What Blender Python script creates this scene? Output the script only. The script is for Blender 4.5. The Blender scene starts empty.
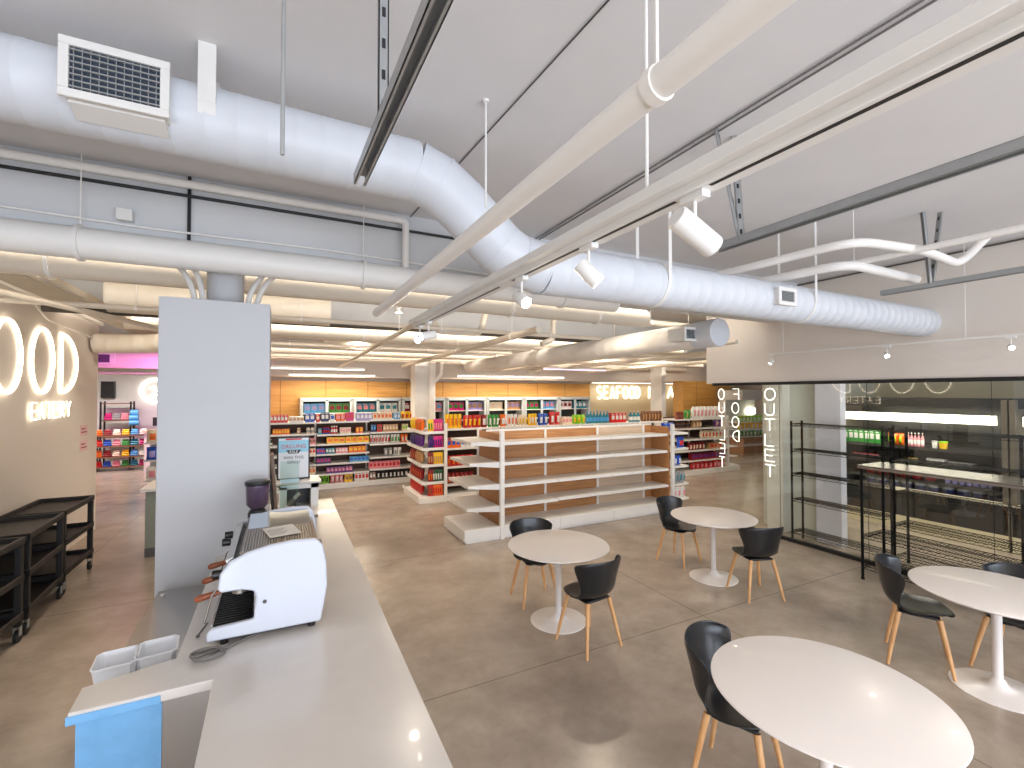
import bpy, bmesh, math, random
from mathutils import Vector, Matrix
random.seed(11)
PI=math.pi
COL=bpy.context.scene.collection
SC=bpy.context.scene

# ------------------------------------------------------------------ camera model (also used to survey the room)
FPX=460.; CH=2.2; YAW=math.atan(232/460.); PIT=math.atan(9/460.)
_F=(math.sin(YAW)*math.cos(PIT),math.cos(YAW)*math.cos(PIT),math.sin(PIT)); _R=(math.cos(YAW),-math.sin(YAW),0)
_U=(-math.sin(YAW)*math.sin(PIT),-math.cos(YAW)*math.sin(PIT),math.cos(PIT))
def sight(x,y):
    u=(x-512)/FPX; v=(384-y)/FPX
    return [_F[i]+u*_R[i]+v*_U[i] for i in range(3)]
def XatY(x,Y,y=400):            # X where the sight line x meets the plane Y=..
    r=sight(x,y); return r[0]*Y/r[1]
def YatX(x,X,y=400):
    r=sight(x,y); return r[1]*X/r[0]

# ------------------------------------------------------------------ materials
def lin(c):
    c=c/255.
    return c/12.92 if c<=.04045 else ((c+.055)/1.055)**2.4
def rgb(r,g,b): return (lin(r),lin(g),lin(b),1)
MATS={}
def mat(name,col,rough=.5,metal=0,var=.06,scale=6,bump=0,emit=0,emc=None,coat=0,spec=.5,alpha=1):
    if name in MATS: return MATS[name]
    m=bpy.data.materials.new(name); m.use_nodes=True; nt=m.node_tree; b=nt.nodes['Principled BSDF']
    b.inputs['Roughness'].default_value=rough; b.inputs['Metallic'].default_value=metal
    b.inputs['Specular IOR Level'].default_value=spec
    if coat: b.inputs['Coat Weight'].default_value=coat
    tc=nt.nodes.new('ShaderNodeTexCoord')
    n=nt.nodes.new('ShaderNodeTexNoise'); n.inputs['Scale'].default_value=scale; n.inputs['Detail'].default_value=5
    nt.links.new(tc.outputs['Object'],n.inputs['Vector'])
    mx=nt.nodes.new('ShaderNodeMix'); mx.data_type='RGBA'
    mx.inputs[6].default_value=tuple(c*(1-var) for c in col[:3])+(1,); mx.inputs[7].default_value=tuple(min(1,c*(1+var)) for c in col[:3])+(1,)
    nt.links.new(n.outputs['Fac'],mx.inputs[0]); nt.links.new(mx.outputs[2],b.inputs['Base Color'])
    if bump:
        bp=nt.nodes.new('ShaderNodeBump'); bp.inputs['Strength'].default_value=bump; bp.inputs['Distance'].default_value=.01
        nt.links.new(n.outputs['Fac'],bp.inputs['Height']); nt.links.new(bp.outputs[0],b.inputs['Normal'])
    if emit:
        b.inputs['Emission Color'].default_value=emc or col; b.inputs['Emission Strength'].default_value=emit
    if alpha<1: b.inputs['Alpha'].default_value=alpha
    MATS[name]=m; return m
def wood(name,c1,c2,axis='Z',scale=3,rough=.45,seam=0):
    m=bpy.data.materials.new(name); m.use_nodes=True; nt=m.node_tree; b=nt.nodes['Principled BSDF']; b.inputs['Roughness'].default_value=rough
    tc=nt.nodes.new('ShaderNodeTexCoord'); mp=nt.nodes.new('ShaderNodeMapping')
    s={'X':(.6,12,12),'Y':(12,.6,12),'Z':(12,12,.6)}[axis]; mp.inputs['Scale'].default_value=s
    n=nt.nodes.new('ShaderNodeTexNoise'); n.inputs['Scale'].default_value=scale; n.inputs['Detail'].default_value=6; n.inputs['Distortion'].default_value=.6
    r=nt.nodes.new('ShaderNodeValToRGB'); r.color_ramp.elements[0].position=.3; r.color_ramp.elements[1].position=.7
    r.color_ramp.elements[0].color=c1; r.color_ramp.elements[1].color=c2
    nt.links.new(tc.outputs['Object'],mp.inputs['Vector']); nt.links.new(mp.outputs[0],n.inputs['Vector']); nt.links.new(n.outputs['Fac'],r.inputs[0])
    out=r.outputs[0]
    if seam:
        sp=nt.nodes.new('ShaderNodeSeparateXYZ'); nt.links.new(tc.outputs['Object'],sp.inputs[0])
        f=nt.nodes.new('ShaderNodeMath'); f.operation='MULTIPLY'; f.inputs[1].default_value=1/seam; nt.links.new(sp.outputs[0],f.inputs[0])
        g=nt.nodes.new('ShaderNodeMath'); g.operation='FRACT'; nt.links.new(f.outputs[0],g.inputs[0])
        l=nt.nodes.new('ShaderNodeMath'); l.operation='LESS_THAN'; l.inputs[1].default_value=.02/seam; nt.links.new(g.outputs[0],l.inputs[0])
        mx=nt.nodes.new('ShaderNodeMix'); mx.data_type='RGBA'; mx.inputs[7].default_value=tuple(c*.45 for c in c1[:3])+(1,)
        nt.links.new(l.outputs[0],mx.inputs[0]); nt.links.new(out,mx.inputs[6]); out=mx.outputs[2]
    nt.links.new(out,b.inputs['Base Color']); MATS[name]=m; return m
def floor_mat():
    m=bpy.data.materials.new('polished_concrete'); m.use_nodes=True; nt=m.node_tree; b=nt.nodes['Principled BSDF']
    tc=nt.nodes.new('ShaderNodeTexCoord')
    def noise(sc,det=8,dist=0):
        n=nt.nodes.new('ShaderNodeTexNoise'); n.inputs['Scale'].default_value=sc; n.inputs['Detail'].default_value=det; n.inputs['Distortion'].default_value=dist
        n.inputs['Roughness'].default_value=.62
        nt.links.new(tc.outputs['Object'],n.inputs['Vector']); return n
    a=noise(.55,8,0); c=noise(2.2,5,0); d=noise(14,4)
    r=nt.nodes.new('ShaderNodeValToRGB'); e=r.color_ramp.elements; e[0].position=.3; e[1].position=.72
    e[0].color=rgb(162,147,133); e[1].color=rgb(190,176,161)
    nt.links.new(a.outputs['Fac'],r.inputs[0])
    r2=nt.nodes.new('ShaderNodeValToRGB'); r2.color_ramp.elements[0].position=.25; r2.color_ramp.elements[1].position=.8
    r2.color_ramp.elements[0].color=(.74,.74,.74,1); r2.color_ramp.elements[1].color=(1.1,1.1,1.1,1)
    nt.links.new(c.outputs['Fac'],r2.inputs[0])
    mu=nt.nodes.new('ShaderNodeMix'); mu.data_type='RGBA'; mu.blend_type='MULTIPLY'; mu.inputs[0].default_value=1
    nt.links.new(r.outputs[0],mu.inputs[6]); nt.links.new(r2.outputs[0],mu.inputs[7])
    r3=nt.nodes.new('ShaderNodeValToRGB'); r3.color_ramp.elements[0].position=.3; r3.color_ramp.elements[1].position=.6
    r3.color_ramp.elements[0].color=(.95,.95,.95,1); r3.color_ramp.elements[1].color=(1.02,1.02,1.02,1); nt.links.new(d.outputs['Fac'],r3.inputs[0])
    mu2=nt.nodes.new('ShaderNodeMix'); mu2.data_type='RGBA'; mu2.blend_type='MULTIPLY'; mu2.inputs[0].default_value=1
    nt.links.new(mu.outputs[2],mu2.inputs[6]); nt.links.new(r3.outputs[0],mu2.inputs[7])
    br=nt.nodes.new('ShaderNodeTexBrick'); br.offset=0; br.inputs['Scale'].default_value=1; br.inputs['Brick Width'].default_value=3.0; br.inputs['Row Height'].default_value=2.9
    br.inputs['Mortar Size'].default_value=.006; br.inputs['Mortar Smooth'].default_value=.2
    mp=nt.nodes.new('ShaderNodeMapping'); mp.inputs['Location'].default_value=(-.75,-.35,0); nt.links.new(tc.outputs['Object'],mp.inputs['Vector']); nt.links.new(mp.outputs[0],br.inputs['Vector'])
    mx=nt.nodes.new('ShaderNodeMix'); mx.data_type='RGBA'; mx.inputs[7].default_value=rgb(70,62,56)
    fm=nt.nodes.new('ShaderNodeMath'); fm.operation='MULTIPLY'; fm.inputs[1].default_value=.5; nt.links.new(br.outputs['Fac'],fm.inputs[0])
    nt.links.new(fm.outputs[0],mx.inputs[0]); nt.links.new(mu2.outputs[2],mx.inputs[6]); nt.links.new(mx.outputs[2],b.inputs['Base Color'])
    rr=nt.nodes.new('ShaderNodeMapRange'); rr.inputs['To Min'].default_value=.2; rr.inputs['To Max'].default_value=.3; nt.links.new(c.outputs['Fac'],rr.inputs['Value'])
    nt.links.new(rr.outputs[0],b.inputs['Roughness']); b.inputs['Specular IOR Level'].default_value=.55
    bp=nt.nodes.new('ShaderNodeBump'); bp.inputs['Strength'].default_value=.05; bp.inputs['Distance'].default_value=.01; nt.links.new(c.outputs['Fac'],bp.inputs['Height']); nt.links.new(bp.outputs[0],b.inputs['Normal'])
    return m
def glass_mat(name,tint,ior=1.45,rough=0):
    m=bpy.data.materials.new(name); m.use_nodes=True; nt=m.node_tree; nt.nodes.remove(nt.nodes['Principled BSDF'])
    o=nt.nodes['Material Output']; t=nt.nodes.new('ShaderNodeBsdfTransparent'); g=nt.nodes.new('ShaderNodeBsdfGlossy'); g.inputs['Roughness'].default_value=rough
    t.inputs[0].default_value=tint; lw=nt.nodes.new('ShaderNodeLayerWeight'); lw.inputs[0].default_value=.5; r0=((ior-1)/(ior+1))**2
    pw=nt.nodes.new('ShaderNodeMath'); pw.operation='POWER'; pw.inputs[1].default_value=5; nt.links.new(lw.outputs['Facing'],pw.inputs[0])
    f=nt.nodes.new('ShaderNodeMath'); f.operation='MULTIPLY_ADD'; f.inputs[1].default_value=1-r0; f.inputs[2].default_value=r0; nt.links.new(pw.outputs[0],f.inputs[0]); mx=nt.nodes.new('ShaderNodeMixShader')
    nt.links.new(f.outputs[0],mx.inputs[0]); nt.links.new(t.outputs[0],mx.inputs[1]); nt.links.new(g.outputs[0],mx.inputs[2]); nt.links.new(mx.outputs[0],o.inputs[0])
    MATS[name]=m; return m
white=mat('white_paint',rgb(228,226,222),.55,var=.03)
wallm=mat('wall_paint',rgb(222,214,205),.7,var=.025,scale=2)
ceilm=mat('ceiling_paint',rgb(222,220,220),.85,var=.05,scale=3,bump=.3)
beamm=mat('beam_paint',rgb(206,207,208),.8,var=.05,scale=1.5,bump=.2)
colm=mat('column_paint',rgb(196,197,200),.6,var=.02,scale=3)
ductm=mat('duct_paint',rgb(212,216,222),.42,var=.03,scale=4)
pipem=mat('pipe_paint',rgb(236,233,228),.45,var=.03)
oldpipe=mat('cream_pipe_paint',rgb(224,214,198),.5,var=.06)
galv=mat('galvanized_steel',rgb(168,170,170),.38,metal=.45,var=.12,scale=20)
blackm=mat('black_metal',rgb(24,24,26),.4,var=.1)
blackp=mat('black_plastic',rgb(26,26,28),.34,var=.1,scale=30)
shellm=mat('charcoal_shell_plastic',rgb(27,28,31),.3,var=.04,spec=.6)
cartm=mat('cart_plastic',rgb(26,24,24),.5,var=.1,scale=20)
steel=mat('brushed_steel',rgb(176,172,168),.24,metal=1,var=.06,scale=8)
darksteel=mat('dark_steel',rgb(105,102,100),.3,metal=1,var=.1)  # darker steel tone for small metal parts
tablem=mat('table_white',rgb(232,226,222),.28,var=.01,coat=.2)
shelfm=mat('shelf_white',rgb(240,238,234),.4,var=.02)
machm=mat('machine_white',rgb(208,213,224),.12,var=.01,coat=.6)
quartz=mat('quartz_top',rgb(214,208,202),.25,var=.05,scale=9,coat=.2)
bluefilm=mat('blue_protective_film',rgb(120,178,226),.25,var=.15,scale=12,bump=.4)
legwood=wood('leg_wood',rgb(205,150,98),rgb(226,178,124),'Z')
panelwood=wood('shelf_back_wood',rgb(160,108,64),rgb(194,142,92),'X',3)
palewood=wood('pale_back_wood',rgb(196,172,146),rgb(214,192,168),'X',3)
wallwood=wood('oak_wall_panel',rgb(190,136,66),rgb(214,164,90),'X',2,.5,seam=1.22)
handwood=wood('handle_wood',rgb(120,58,28),rgb(160,84,42),'Y',8,.35)
neonm=mat('warm_neon',(1,.9,.72,1),.5,emit=5,emc=(1,.86,.66,1))
neonw=mat('white_neon',(1,.96,.9,1),.5,emit=3,emc=(1,.93,.84,1))
lampm=mat('lamp_glow',(1,.95,.85,1),.5,emit=60,emc=(1,.88,.7,1))
stripm=mat('strip_glow',(1,1,.95,1),.5,emit=5,emc=(1,.94,.84,1))
coolglow=mat('cooler_light',(1,1,.9,1),.5,emit=5,emc=(1,.93,.74,1))
pinkglow=mat('lilac_strip_glow',(1,.8,1,1),.5,emit=3,emc=(.9,.65,1,1))
glassm=glass_mat('storefront_glass',(.972,.985,.972,1),1.6)
tealglass=glass_mat('teal_glass',(.86,.94,.91,1),1.5)
purpleglass=mat('smoked_hopper',rgb(78,62,86),.15,var=.15,scale=20,coat=.4)

# ------------------------------------------------------------------ mesh builder
class MB:
    def __init__(s): s.v=[]; s.f=[]; s.m=[]
    def add(s,vs,fs,mi=0):
        o=len(s.v); s.v+= [Vector(v) for v in vs]; s.f+=[tuple(i+o for i in f) for f in fs]; s.m+=[mi]*len(fs); return s
    def box(s,x0,y0,z0,x1,y1,z1,mi=0,rot=None,piv=None):
        vs=[Vector((x,y,z)) for x in (x0,x1) for y in (y0,y1) for z in (z0,z1)]
        if rot is not None:
            p=Vector(piv) if piv else Vector(((x0+x1)/2,(y0+y1)/2,(z0+z1)/2)); vs=[rot@(v-p)+p for v in vs]
        return s.add(vs,[(0,1,3,2),(4,6,7,5),(0,4,5,1),(2,3,7,6),(0,2,6,4),(1,5,7,3)],mi)
    def tube(s,pts,r,n=8,mi=0,closed=False,rr=None):
        P=[Vector(p) for p in pts]; N=len(P); T=[]
        for i in range(N):
            a=P[(i-1)%N] if (closed or i>0) else P[i]; b=P[(i+1)%N] if (closed or i<N-1) else P[i]
            T.append((b-a).normalized())
        up=Vector((0,0,1)) if abs(T[0].z)<.9 else Vector((1,0,0))
        nx=T[0].cross(up).normalized(); vs=[]
        for i in range(N):
            nx=(nx-T[i]*nx.dot(T[i])).normalized(); ny=T[i].cross(nx); q=rr[i] if rr else r
            vs+=[P[i]+nx*math.cos(2*PI*k/n)*q+ny*math.sin(2*PI*k/n)*q for k in range(n)]
        fs=[]
        for i in range(N if closed else N-1):
            j=(i+1)%N
            fs+=[(i*n+k,i*n+(k+1)%n,j*n+(k+1)%n,j*n+k) for k in range(n)]
        if not closed: fs+=[tuple(range(n))[::-1],tuple((N-1)*n+k for k in range(n))]
        return s.add(vs,fs,mi)
    def cyl(s,p0,p1,r0,r1=None,n=16,mi=0): return s.tube([p0,p1],r0,n,mi,rr=[r0,r0 if r1 is None else r1])
    def lathe(s,prof,n=32,c=(0,0,0),mi=0):
        vs=[];fs=[]
        for r,z in prof: vs+=[(c[0]+r*math.cos(2*PI*k/n),c[1]+r*math.sin(2*PI*k/n),c[2]+z) for k in range(n)]
        for i in range(len(prof)-1): fs+=[(i*n+k,i*n+(k+1)%n,(i+1)*n+(k+1)%n,(i+1)*n+k) for k in range(n)]
        fs+=[tuple(range(n))[::-1],tuple((len(prof)-1)*n+k for k in range(n))]
        return s.add(vs,fs,mi)
    def prism(s,poly,ax,lo,hi,mi=0):
        def p(a,b,t): return {'x':(t,a,b),'y':(a,t,b),'z':(a,b,t)}[ax]
        n=len(poly); vs=[p(a,b,lo) for a,b in poly]+[p(a,b,hi) for a,b in poly]
        return s.add(vs,[tuple(range(n)),tuple(range(2*n-1,n-1,-1))]+[(i,(i+1)%n,n+(i+1)%n,n+i) for i in range(n)],mi)
    def build(s,name,mats,parent=None,smooth=True,loc=None,w=False,bev=0,ang=40):
        off=Vector((0,0,0))
        if w and parent is not None:
            p=parent
            while p: off+=p.location; p=p.parent
        if loc is not None and w: off+=Vector(loc)
        me=bpy.data.meshes.new(name); me.from_pydata([v-off for v in s.v],[],s.f)
        if not isinstance(mats,(list,tuple)): mats=[mats]
        for m in mats: me.materials.append(m)
        me.polygons.foreach_set('material_index',s.m)
        bm=bmesh.new(); bm.from_mesh(me); bmesh.ops.recalc_face_normals(bm,faces=bm.faces); bm.to_mesh(me); bm.free()
        if smooth:
            me.polygons.foreach_set('use_smooth',[True]*len(me.polygons)); me.set_sharp_from_angle(angle=math.radians(ang))
        me.update(); o=bpy.data.objects.new(name,me); COL.objects.link(o)
        if loc is not None: o.location=loc
        if parent is not None: o.parent=parent
        if bev:
            b=o.modifiers.new('bevel','BEVEL'); b.width=bev; b.segments=2; b.limit_method='ANGLE'
        return o
def tag(o,label,cat,group=None):
    o['label']=label; o['category']=cat
    if group: o['group']=group
    return o
def thing(name,label,cat,loc=(0,0,0),rz=0,group=None):
    o=bpy.data.objects.new(name,None); COL.objects.link(o); o.location=loc; o.rotation_euler=(0,0,rz); o.empty_display_size=.1
    return tag(o,label,cat,group)
def struct(o): o['kind']='structure'; return o
def sbox(name,m,*b,bev=0): return struct(MB().box(*b).build(name,m,smooth=False,bev=bev))
def dup(root,loc,rz=None,label=None,group=None):
    r=root.copy(); COL.objects.link(r); r.location=loc
    if rz is not None: r.rotation_euler=(0,0,rz)
    if label: r['label']=label
    if group: r['group']=group
    def kids(a,b):
        for ch in list(a.children):
            c=ch.copy(); COL.objects.link(c); c.parent=b; kids(ch,c)
    kids(root,r); return r
def bez(p0,p1,p2,n=8):
    p0,p1,p2=Vector(p0),Vector(p1),Vector(p2); return [p0*(1-t)**2+p1*2*t*(1-t)+p2*t*t for t in [i/n for i in range(n+1)]]
def elbow(pts,r=.1,n=6):
    P=[Vector(p) for p in pts]; out=[P[0]]
    for i in range(1,len(P)-1):
        a=(P[i-1]-P[i]); b=(P[i+1]-P[i]); q=min(r,a.length*.45,b.length*.45)
        out+=bez(P[i]+a.normalized()*q,P[i],P[i]+b.normalized()*q,n)
    return out+[P[-1]]

# ------------------------------------------------------------------ SETTING
CZ=3.8; GX=6.77
fl=MB().box(-9,-6,-.1,21,20,0).build('floor',floor_mat(),smooth=False); struct(fl)
sbox('ceiling',ceilm,-9,-6,CZ,21,20,CZ+.15)
sbox('wall_left',wallm,-2.85,-5,0,-2.65,9.72,CZ)
sbox('wall_far_left',wallm,-9.2,9.5,0,-9,20,CZ)
sbox('wall_left_return',wallm,-9.2,9.6,0,-2.85,9.72,CZ)
sbox('wall_back_left',white,-9,18,0,-1.6,18.2,CZ)
sbox('wall_back_step',white,-1.75,15,0,-1.6,18.2,CZ)
sbox('wall_back',wallm,-1.75,15,0,20,15.2,CZ)
sbox('wall_far_right',wallm,20,-6,0,20.2,15,CZ)
# upper wall over the storefront glass
sbox('wall_right',wallm,GX,-5,2.36,GX+.2,5.74,CZ)
# prep room behind the glass
pm=mat('prep_wall_green_grey',rgb(212,214,204),.6,var=.03)
struct(MB().box(7.3,3.86,0,7.42,5.05,CZ).build('wall_partition',pm,smooth=False))
sbox('wall_prep_end',pm,7.42,4.95,0,11,5.05,CZ)
sbox('wall_prep_back',mat('prep_wall_cream',rgb(205,196,172),.7),10.6,-5,0,10.75,4.95,CZ)
sbox('pillar_prep_room',mat('pillar_white',rgb(238,238,250),.5),7.16,YatX(840,7.16),0,7.3,YatX(815,7.16),2.9)
sbox('pillar_sign_panel',mat('panel_ivory',rgb(238,236,226),.5),7.1,YatX(782,7.1),0,7.3,YatX(766,7.1),2.9)
# beams across the ceiling
sbox('beam_front',beamm,-2.65,4.1,3.3,GX+4,4.62,CZ)
sbox('beam_middle',beamm,-2.65,7.5,3.3,13,8.0,CZ)
sbox('beam_rear',beamm,-9,11.0,3.34,20,11.5,CZ)
sbox('beam_back_soffit',wallm,-9,14.1,2.66,20,15,CZ)
sbox('beam_left_soffit',wallm,-9,13.6,2.78,-1.2,14.1,CZ)
# foreground column
struct(MB().box(-.74,3.85,0,-.07,4.4,2.86).build('pillar_front',colm,smooth=False,bev=.006))
struct(MB().box(3.45,13,0,4.02,13.5,CZ).build('pillar_store',white,bev=.01,smooth=False))
sbox('pillar_store_far',white,XatY(650.5,13.6),13,0,XatY(666,13),13.6,CZ,bev=.01)
# oak wall cladding above the coolers
struct(MB().box(-1.6,14.86,1.0,XatY(589,14.9),15,2.56).build('trim_oak_cladding',wallwood,smooth=False))
sbox('trim_oak_corner',wallwood,XatY(681,13),12.9,1.2,XatY(720,13)+.5,13.4,2.66)
sbox('trim_sign_panel',mat('sign_cream',rgb(214,198,162),.5),XatY(589,14.9),14.84,1.2,20,15,2.6)
# storefront glazing: five panes with black head and sill rails
edges=[5.59,4.42,3.25,2.08,.91,-.3]
for i in range(5):
    a,b=edges[i+1]+.004,edges[i]-.004
    p=MB().box(GX+.02,a,.045,GX+.032,b,2.34).build('window_%d'%(i+1),glassm,smooth=False); struct(p)
    MB().box(GX+.012,a-.004,.05,GX+.018,a,2.33).build('window_seal',blackm,p,smooth=False)
sbox('trim_glass_head',blackm,GX-.03,-5,2.325,GX+.06,5.6,2.37)
sbox('trim_glass_sill',blackm,GX-.005,-5,0,GX+.055,5.07,.045)

# rear (behind the viewpoint): storefront mullions, daylight comes in between them
for k in range(6):
    x=-2.6+k*1.85
    sbox('trim_entrance_mullion',blackm,x,-5.05,0,x+.07,-4.95,CZ) 
sbox('wall_entrance_sill',wallm,-2.65,-5.1,0,GX,-4.9,.3)

# ------------------------------------------------------------------ ducts and pipes
def ringed(path,r,n=28,step=.11):
    """points + radii of a spiral duct: fine raised seams along the path"""
    P=[Vector(p) for p in path]; pts=[];rr=[]
    for i in range(len(P)-1):
        L=(P[i+1]-P[i]).length; k=max(1,round(L/step))
        for j in range(k):
            for t,d in ((0,0),(.04,.002),(.09,.002),(.13,0)):
                pts.append(P[i].lerp(P[i+1],(j+t)/k)); rr.append(r+d)
    pts.append(P[-1]); rr.append(r); return pts,rr
DZ=3.03; DU=3.53; DY=2.65; DR=.168
t=thing('spiral_duct','large white spiral air duct stepping down midway as it crosses under the ceiling','air duct',(0,DY,DZ))
a,b=ringed([(-2.64,DY,DU),(.70,DY,DU-.03)],DR,step=.13); MB().tube(a,DR,28,rr=b).build('duct_run',ductm,t,w=True)
jog=[(.70,DY,DU-.03),(.84,DY,3.455),(.98,DY,3.36),(1.24,DY,3.13),(1.37,DY,3.06),(1.55,DY,DZ)]
m=MB().tube(jog,DR+.001,28)
for i in (0,1,2,3,4,5):
    d=(Vector(jog[min(i+1,5)])-Vector(jog[max(i-1,0)])).normalized()*.006; p=Vector(jog[i]); m.tube([p-d,p+d],DR+.005,28)
m.build('duct_elbow',ductm,t,w=True)
a,b=ringed([(1.55,DY,DZ),(GX,DY,DZ)],DR,step=.13); MB().tube(a,DR,28,rr=b).build('duct_run',ductm,t,w=True)
for x,z,hw in ((-.31,DU,.035),(2.55,DZ,.015),(4.35,DZ,.015)):
    q=MB(); q.tube([(x-hw,DY,z),(x+hw,DY,z)],DR+.006,28); q.box(x-hw,DY-DR-.008,z,x+hw,DY-DR-.002,CZ); q.box(x-hw,DY+DR+.002,z,x+hw,DY+DR+.008,CZ); q.build('duct_strap',white,t,w=True)
def vent(name,x,y0,z0,x1,z1,depth,label,parent=None,rot=None):
    """white box register with a dark slatted core, facing -Y"""
    t=parent
    b=MB(); f=.022
    b.prism([(x+.0,z0),(x1,z0),(x1,z1),(x,z1)],'y',y0+.02,y0+depth); 
    b.box(x-.012,y0,z0-.012,x1+.012,y0+.02,z0+f); b.box(x-.012,y0,z1-f,x1+.012,y0+.02,z1+.012); b.box(x-.012,y0,z0+f,x+f,y0+.02,z1-f); b.box(x1-f,y0,z0+f,x1+.012,y0+.02,z1-f)
    v=b.build('vent_collar',white,t,w=True,bev=.003)
    g=MB(); g.box(x+f,y0+.012,z0+f,x1-f,y0+.018,z1-f); g.build('vent_core',mat('vent_dark',rgb(40,52,66),.6),v,w=True)
    g=MB(); n=7
    for k in range(n):
        z=z0+f+(z1-z0-2*f)*(k+.5)/n; g.box(x+f,y0+.003,z-.0035,x1-f,y0+.012,z+.0015)
    m_=max(3,int((x1-x)/.03))
    for k in range(m_):
        xx=x+f+(x1-x-2*f)*(k+.5)/m_; g.box(xx-.0012,y0+.005,z0+f,xx+.0012,y0+.011,z1-f)
    g.build('vent_slats',galv,v,w=True)
    return v
vent('vent',-.79,2.42,3.40,-.45,3.62,.2,'',t)
MB().prism([(2.46,3.385),(2.56,3.36),(2.56,3.42),(2.46,3.40)],'x',-.78,-.46).build('vent_skirt',white,t,w=True)
vent('vent',3.76,2.43,2.96,3.98,3.09,.12,'',t)

t=thing('spiral_duct','white round duct with a grille and capped end leading back over the empty shelves','air duct',(5.0,4.7,3.0))
a,b=ringed([(4.97,4.35,2.97),(5.0,12.7,2.97)],.17,step=.25); MB().tube(a,.17,24,rr=b).build('duct_run',pipem,t,w=True)
MB().tube([(4.97,4.0,2.97),(4.97,4.01,2.97),(4.97,4.37,2.97)],.18,28).build('end_cap',ductm,t,w=True,bev=.01)
vent('vent',4.62,4.24,2.88,4.92,3.04,.3,'',t)
for y in (6.1,8.9): MB().box(4.99,y,3.1,5.01,y+.04,CZ).build('duct_hanger',white,t,w=True)

def pipe(label,pts,r,m=pipem,name='ceiling_pipe',cat='pipe',bend=.12,n=10,clamps=(),group=None,hang=()):
    P=elbow(pts,bend); c=Vector(pts[0])
    o=MB().tube(P,r,n).build(name,m,loc=c,w=True); tag(o,label,cat,group)
    for (x,y,z) in clamps:
        k=MB(); k.tube([(x,y-.012,z),(x,y+.012,z)],r*1.15,n) if abs(pts[1][1]-pts[0][1])>abs(pts[1][0]-pts[0][0]) else k.tube([(x-.012,y,z),(x+.012,y,z)],r*1.15,n)
        k.cyl((x,y,z+r),(x,y,CZ),.004,n=6)
        k.build('pipe_hanger',pipem,o,w=True)
    return o
pipe('thick white pipe running crosswise below the front ceiling beam',[(-2.6,4.02,3.2),(3.3,4.02,3.2)],.105,n=18,clamps=[(-1.2,4.02,3.2),(.62,4.02,3.2),(2.6,4.02,3.2)])
pipe('slim white pipe along the top of the front beam with a drop leg',[(-2.6,4.03,3.72),(.98,4.03,3.72),(.98,4.03,3.25)],.03,bend=.04)
pipe('thin black tube drawing the shadow line below the slim pipe on the front beam',[(-2.6,4.07,3.65),(2.6,4.07,3.65)],.012,blackm,name='conduit',cat='conduit')  # black tube puts the shadow under the slim pipe into the geometry
pipe('white sprinkler pipe running back from overhead past the duct bend',[(.61,.1,2.76),(.60,3.3,2.76)],.029,n=16,clamps=[(.6085,.62,2.76)])
pipe('thin white conduit sagging across the face of the front beam',[(-2.6,4.06,3.42),(-.9,4.06,3.37),(.3,4.06,3.38),(2.1,4.06,3.34)],.008,name='conduit',cat='conduit')
j=MB().box(-1.02,4.03,3.4,-.93,4.1,3.48).build('junction_box',white,loc=(-.97,4.06,3.4),w=True,bev=.004); tag(j,'small white junction box on the front beam face','box')
j=MB().box(-.62,4.075,3.3,-.6,4.1,3.8).build('expansion_strip',blackm,loc=(-.6,4.1,3.3),w=True); tag(j,'black vertical joint strip on the front beam','strip')
# conduits on the ceiling
for dx,r,l in ((0,.006,'outer'),(.045,.006,'inner')):
    pipe('dark conduit strapped to the ceiling, %s one of the close pair'%l,[(2.30+dx,.2,CZ-.012),(2.34+dx,4.1,CZ-.012)],r,mat('conduit_grey',rgb(120,116,114),.5),name='conduit',cat='conduit')
pipe('single thin dark wire run along the ceiling beside the rod hanger',[(1.22,.6,CZ-.008),(1.04,4.1,CZ-.008)],.004,darksteel,name='ceiling_wire',cat='wire')
pipe('pale thin conduit on the ceiling beyond the dark pair',[(2.55,.2,CZ-.008),(2.6,4.1,CZ-.008)],.005,pipem,name='conduit',cat='conduit')
for k,(x,y,z0,l) in enumerate(((.99,2.28,3.21,'thin white rod dropping from ceiling onto the duct bend'),(0.0,1.50,2.9,'thin grey rod hanging in front of the big duct'),(1.02,1.085,2.80,'white rod from ceiling carrying the track light rail'))):
    o=MB().cyl((x,y,z0),(x,y,CZ),.006,n=8).cyl((x,y,CZ-.015),(x,y,CZ),.018,n=10).build('hanger_rod',white if k!=1 else galv,loc=(x,y,z0),w=True); tag(o,l,'rod')
# right hand bent pipes
pipe('white bent pipe looping below the right ceiling, upper loop',[(3.6,3.6,3.3),(3.84,1.9,3.34),(4.6,1.78,3.34),(5.2,1.78,3.3),(5.2,1.6,3.5)],.035,n=12,bend=.2)
pipe('white bent pipe looping below the right ceiling, lower loop',[(4.0,3.7,3.26),(4.22,2.15,3.28),(5.3,2.12,3.26)],.04,n=12,bend=.2)
pipe('long straight white pipe under the ceiling near the right wall',[(4.36,3.4,3.32),(4.52,.4,3.32)],.026,n=12,clamps=[(4.42,2.2,3.32)])
pipe('thin dark conduit along the join of right wall and ceiling',[(GX-.03,-1,CZ-.03),(GX-.03,5.6,CZ-.03)],.01,darksteel,name='conduit',cat='conduit')

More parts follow.
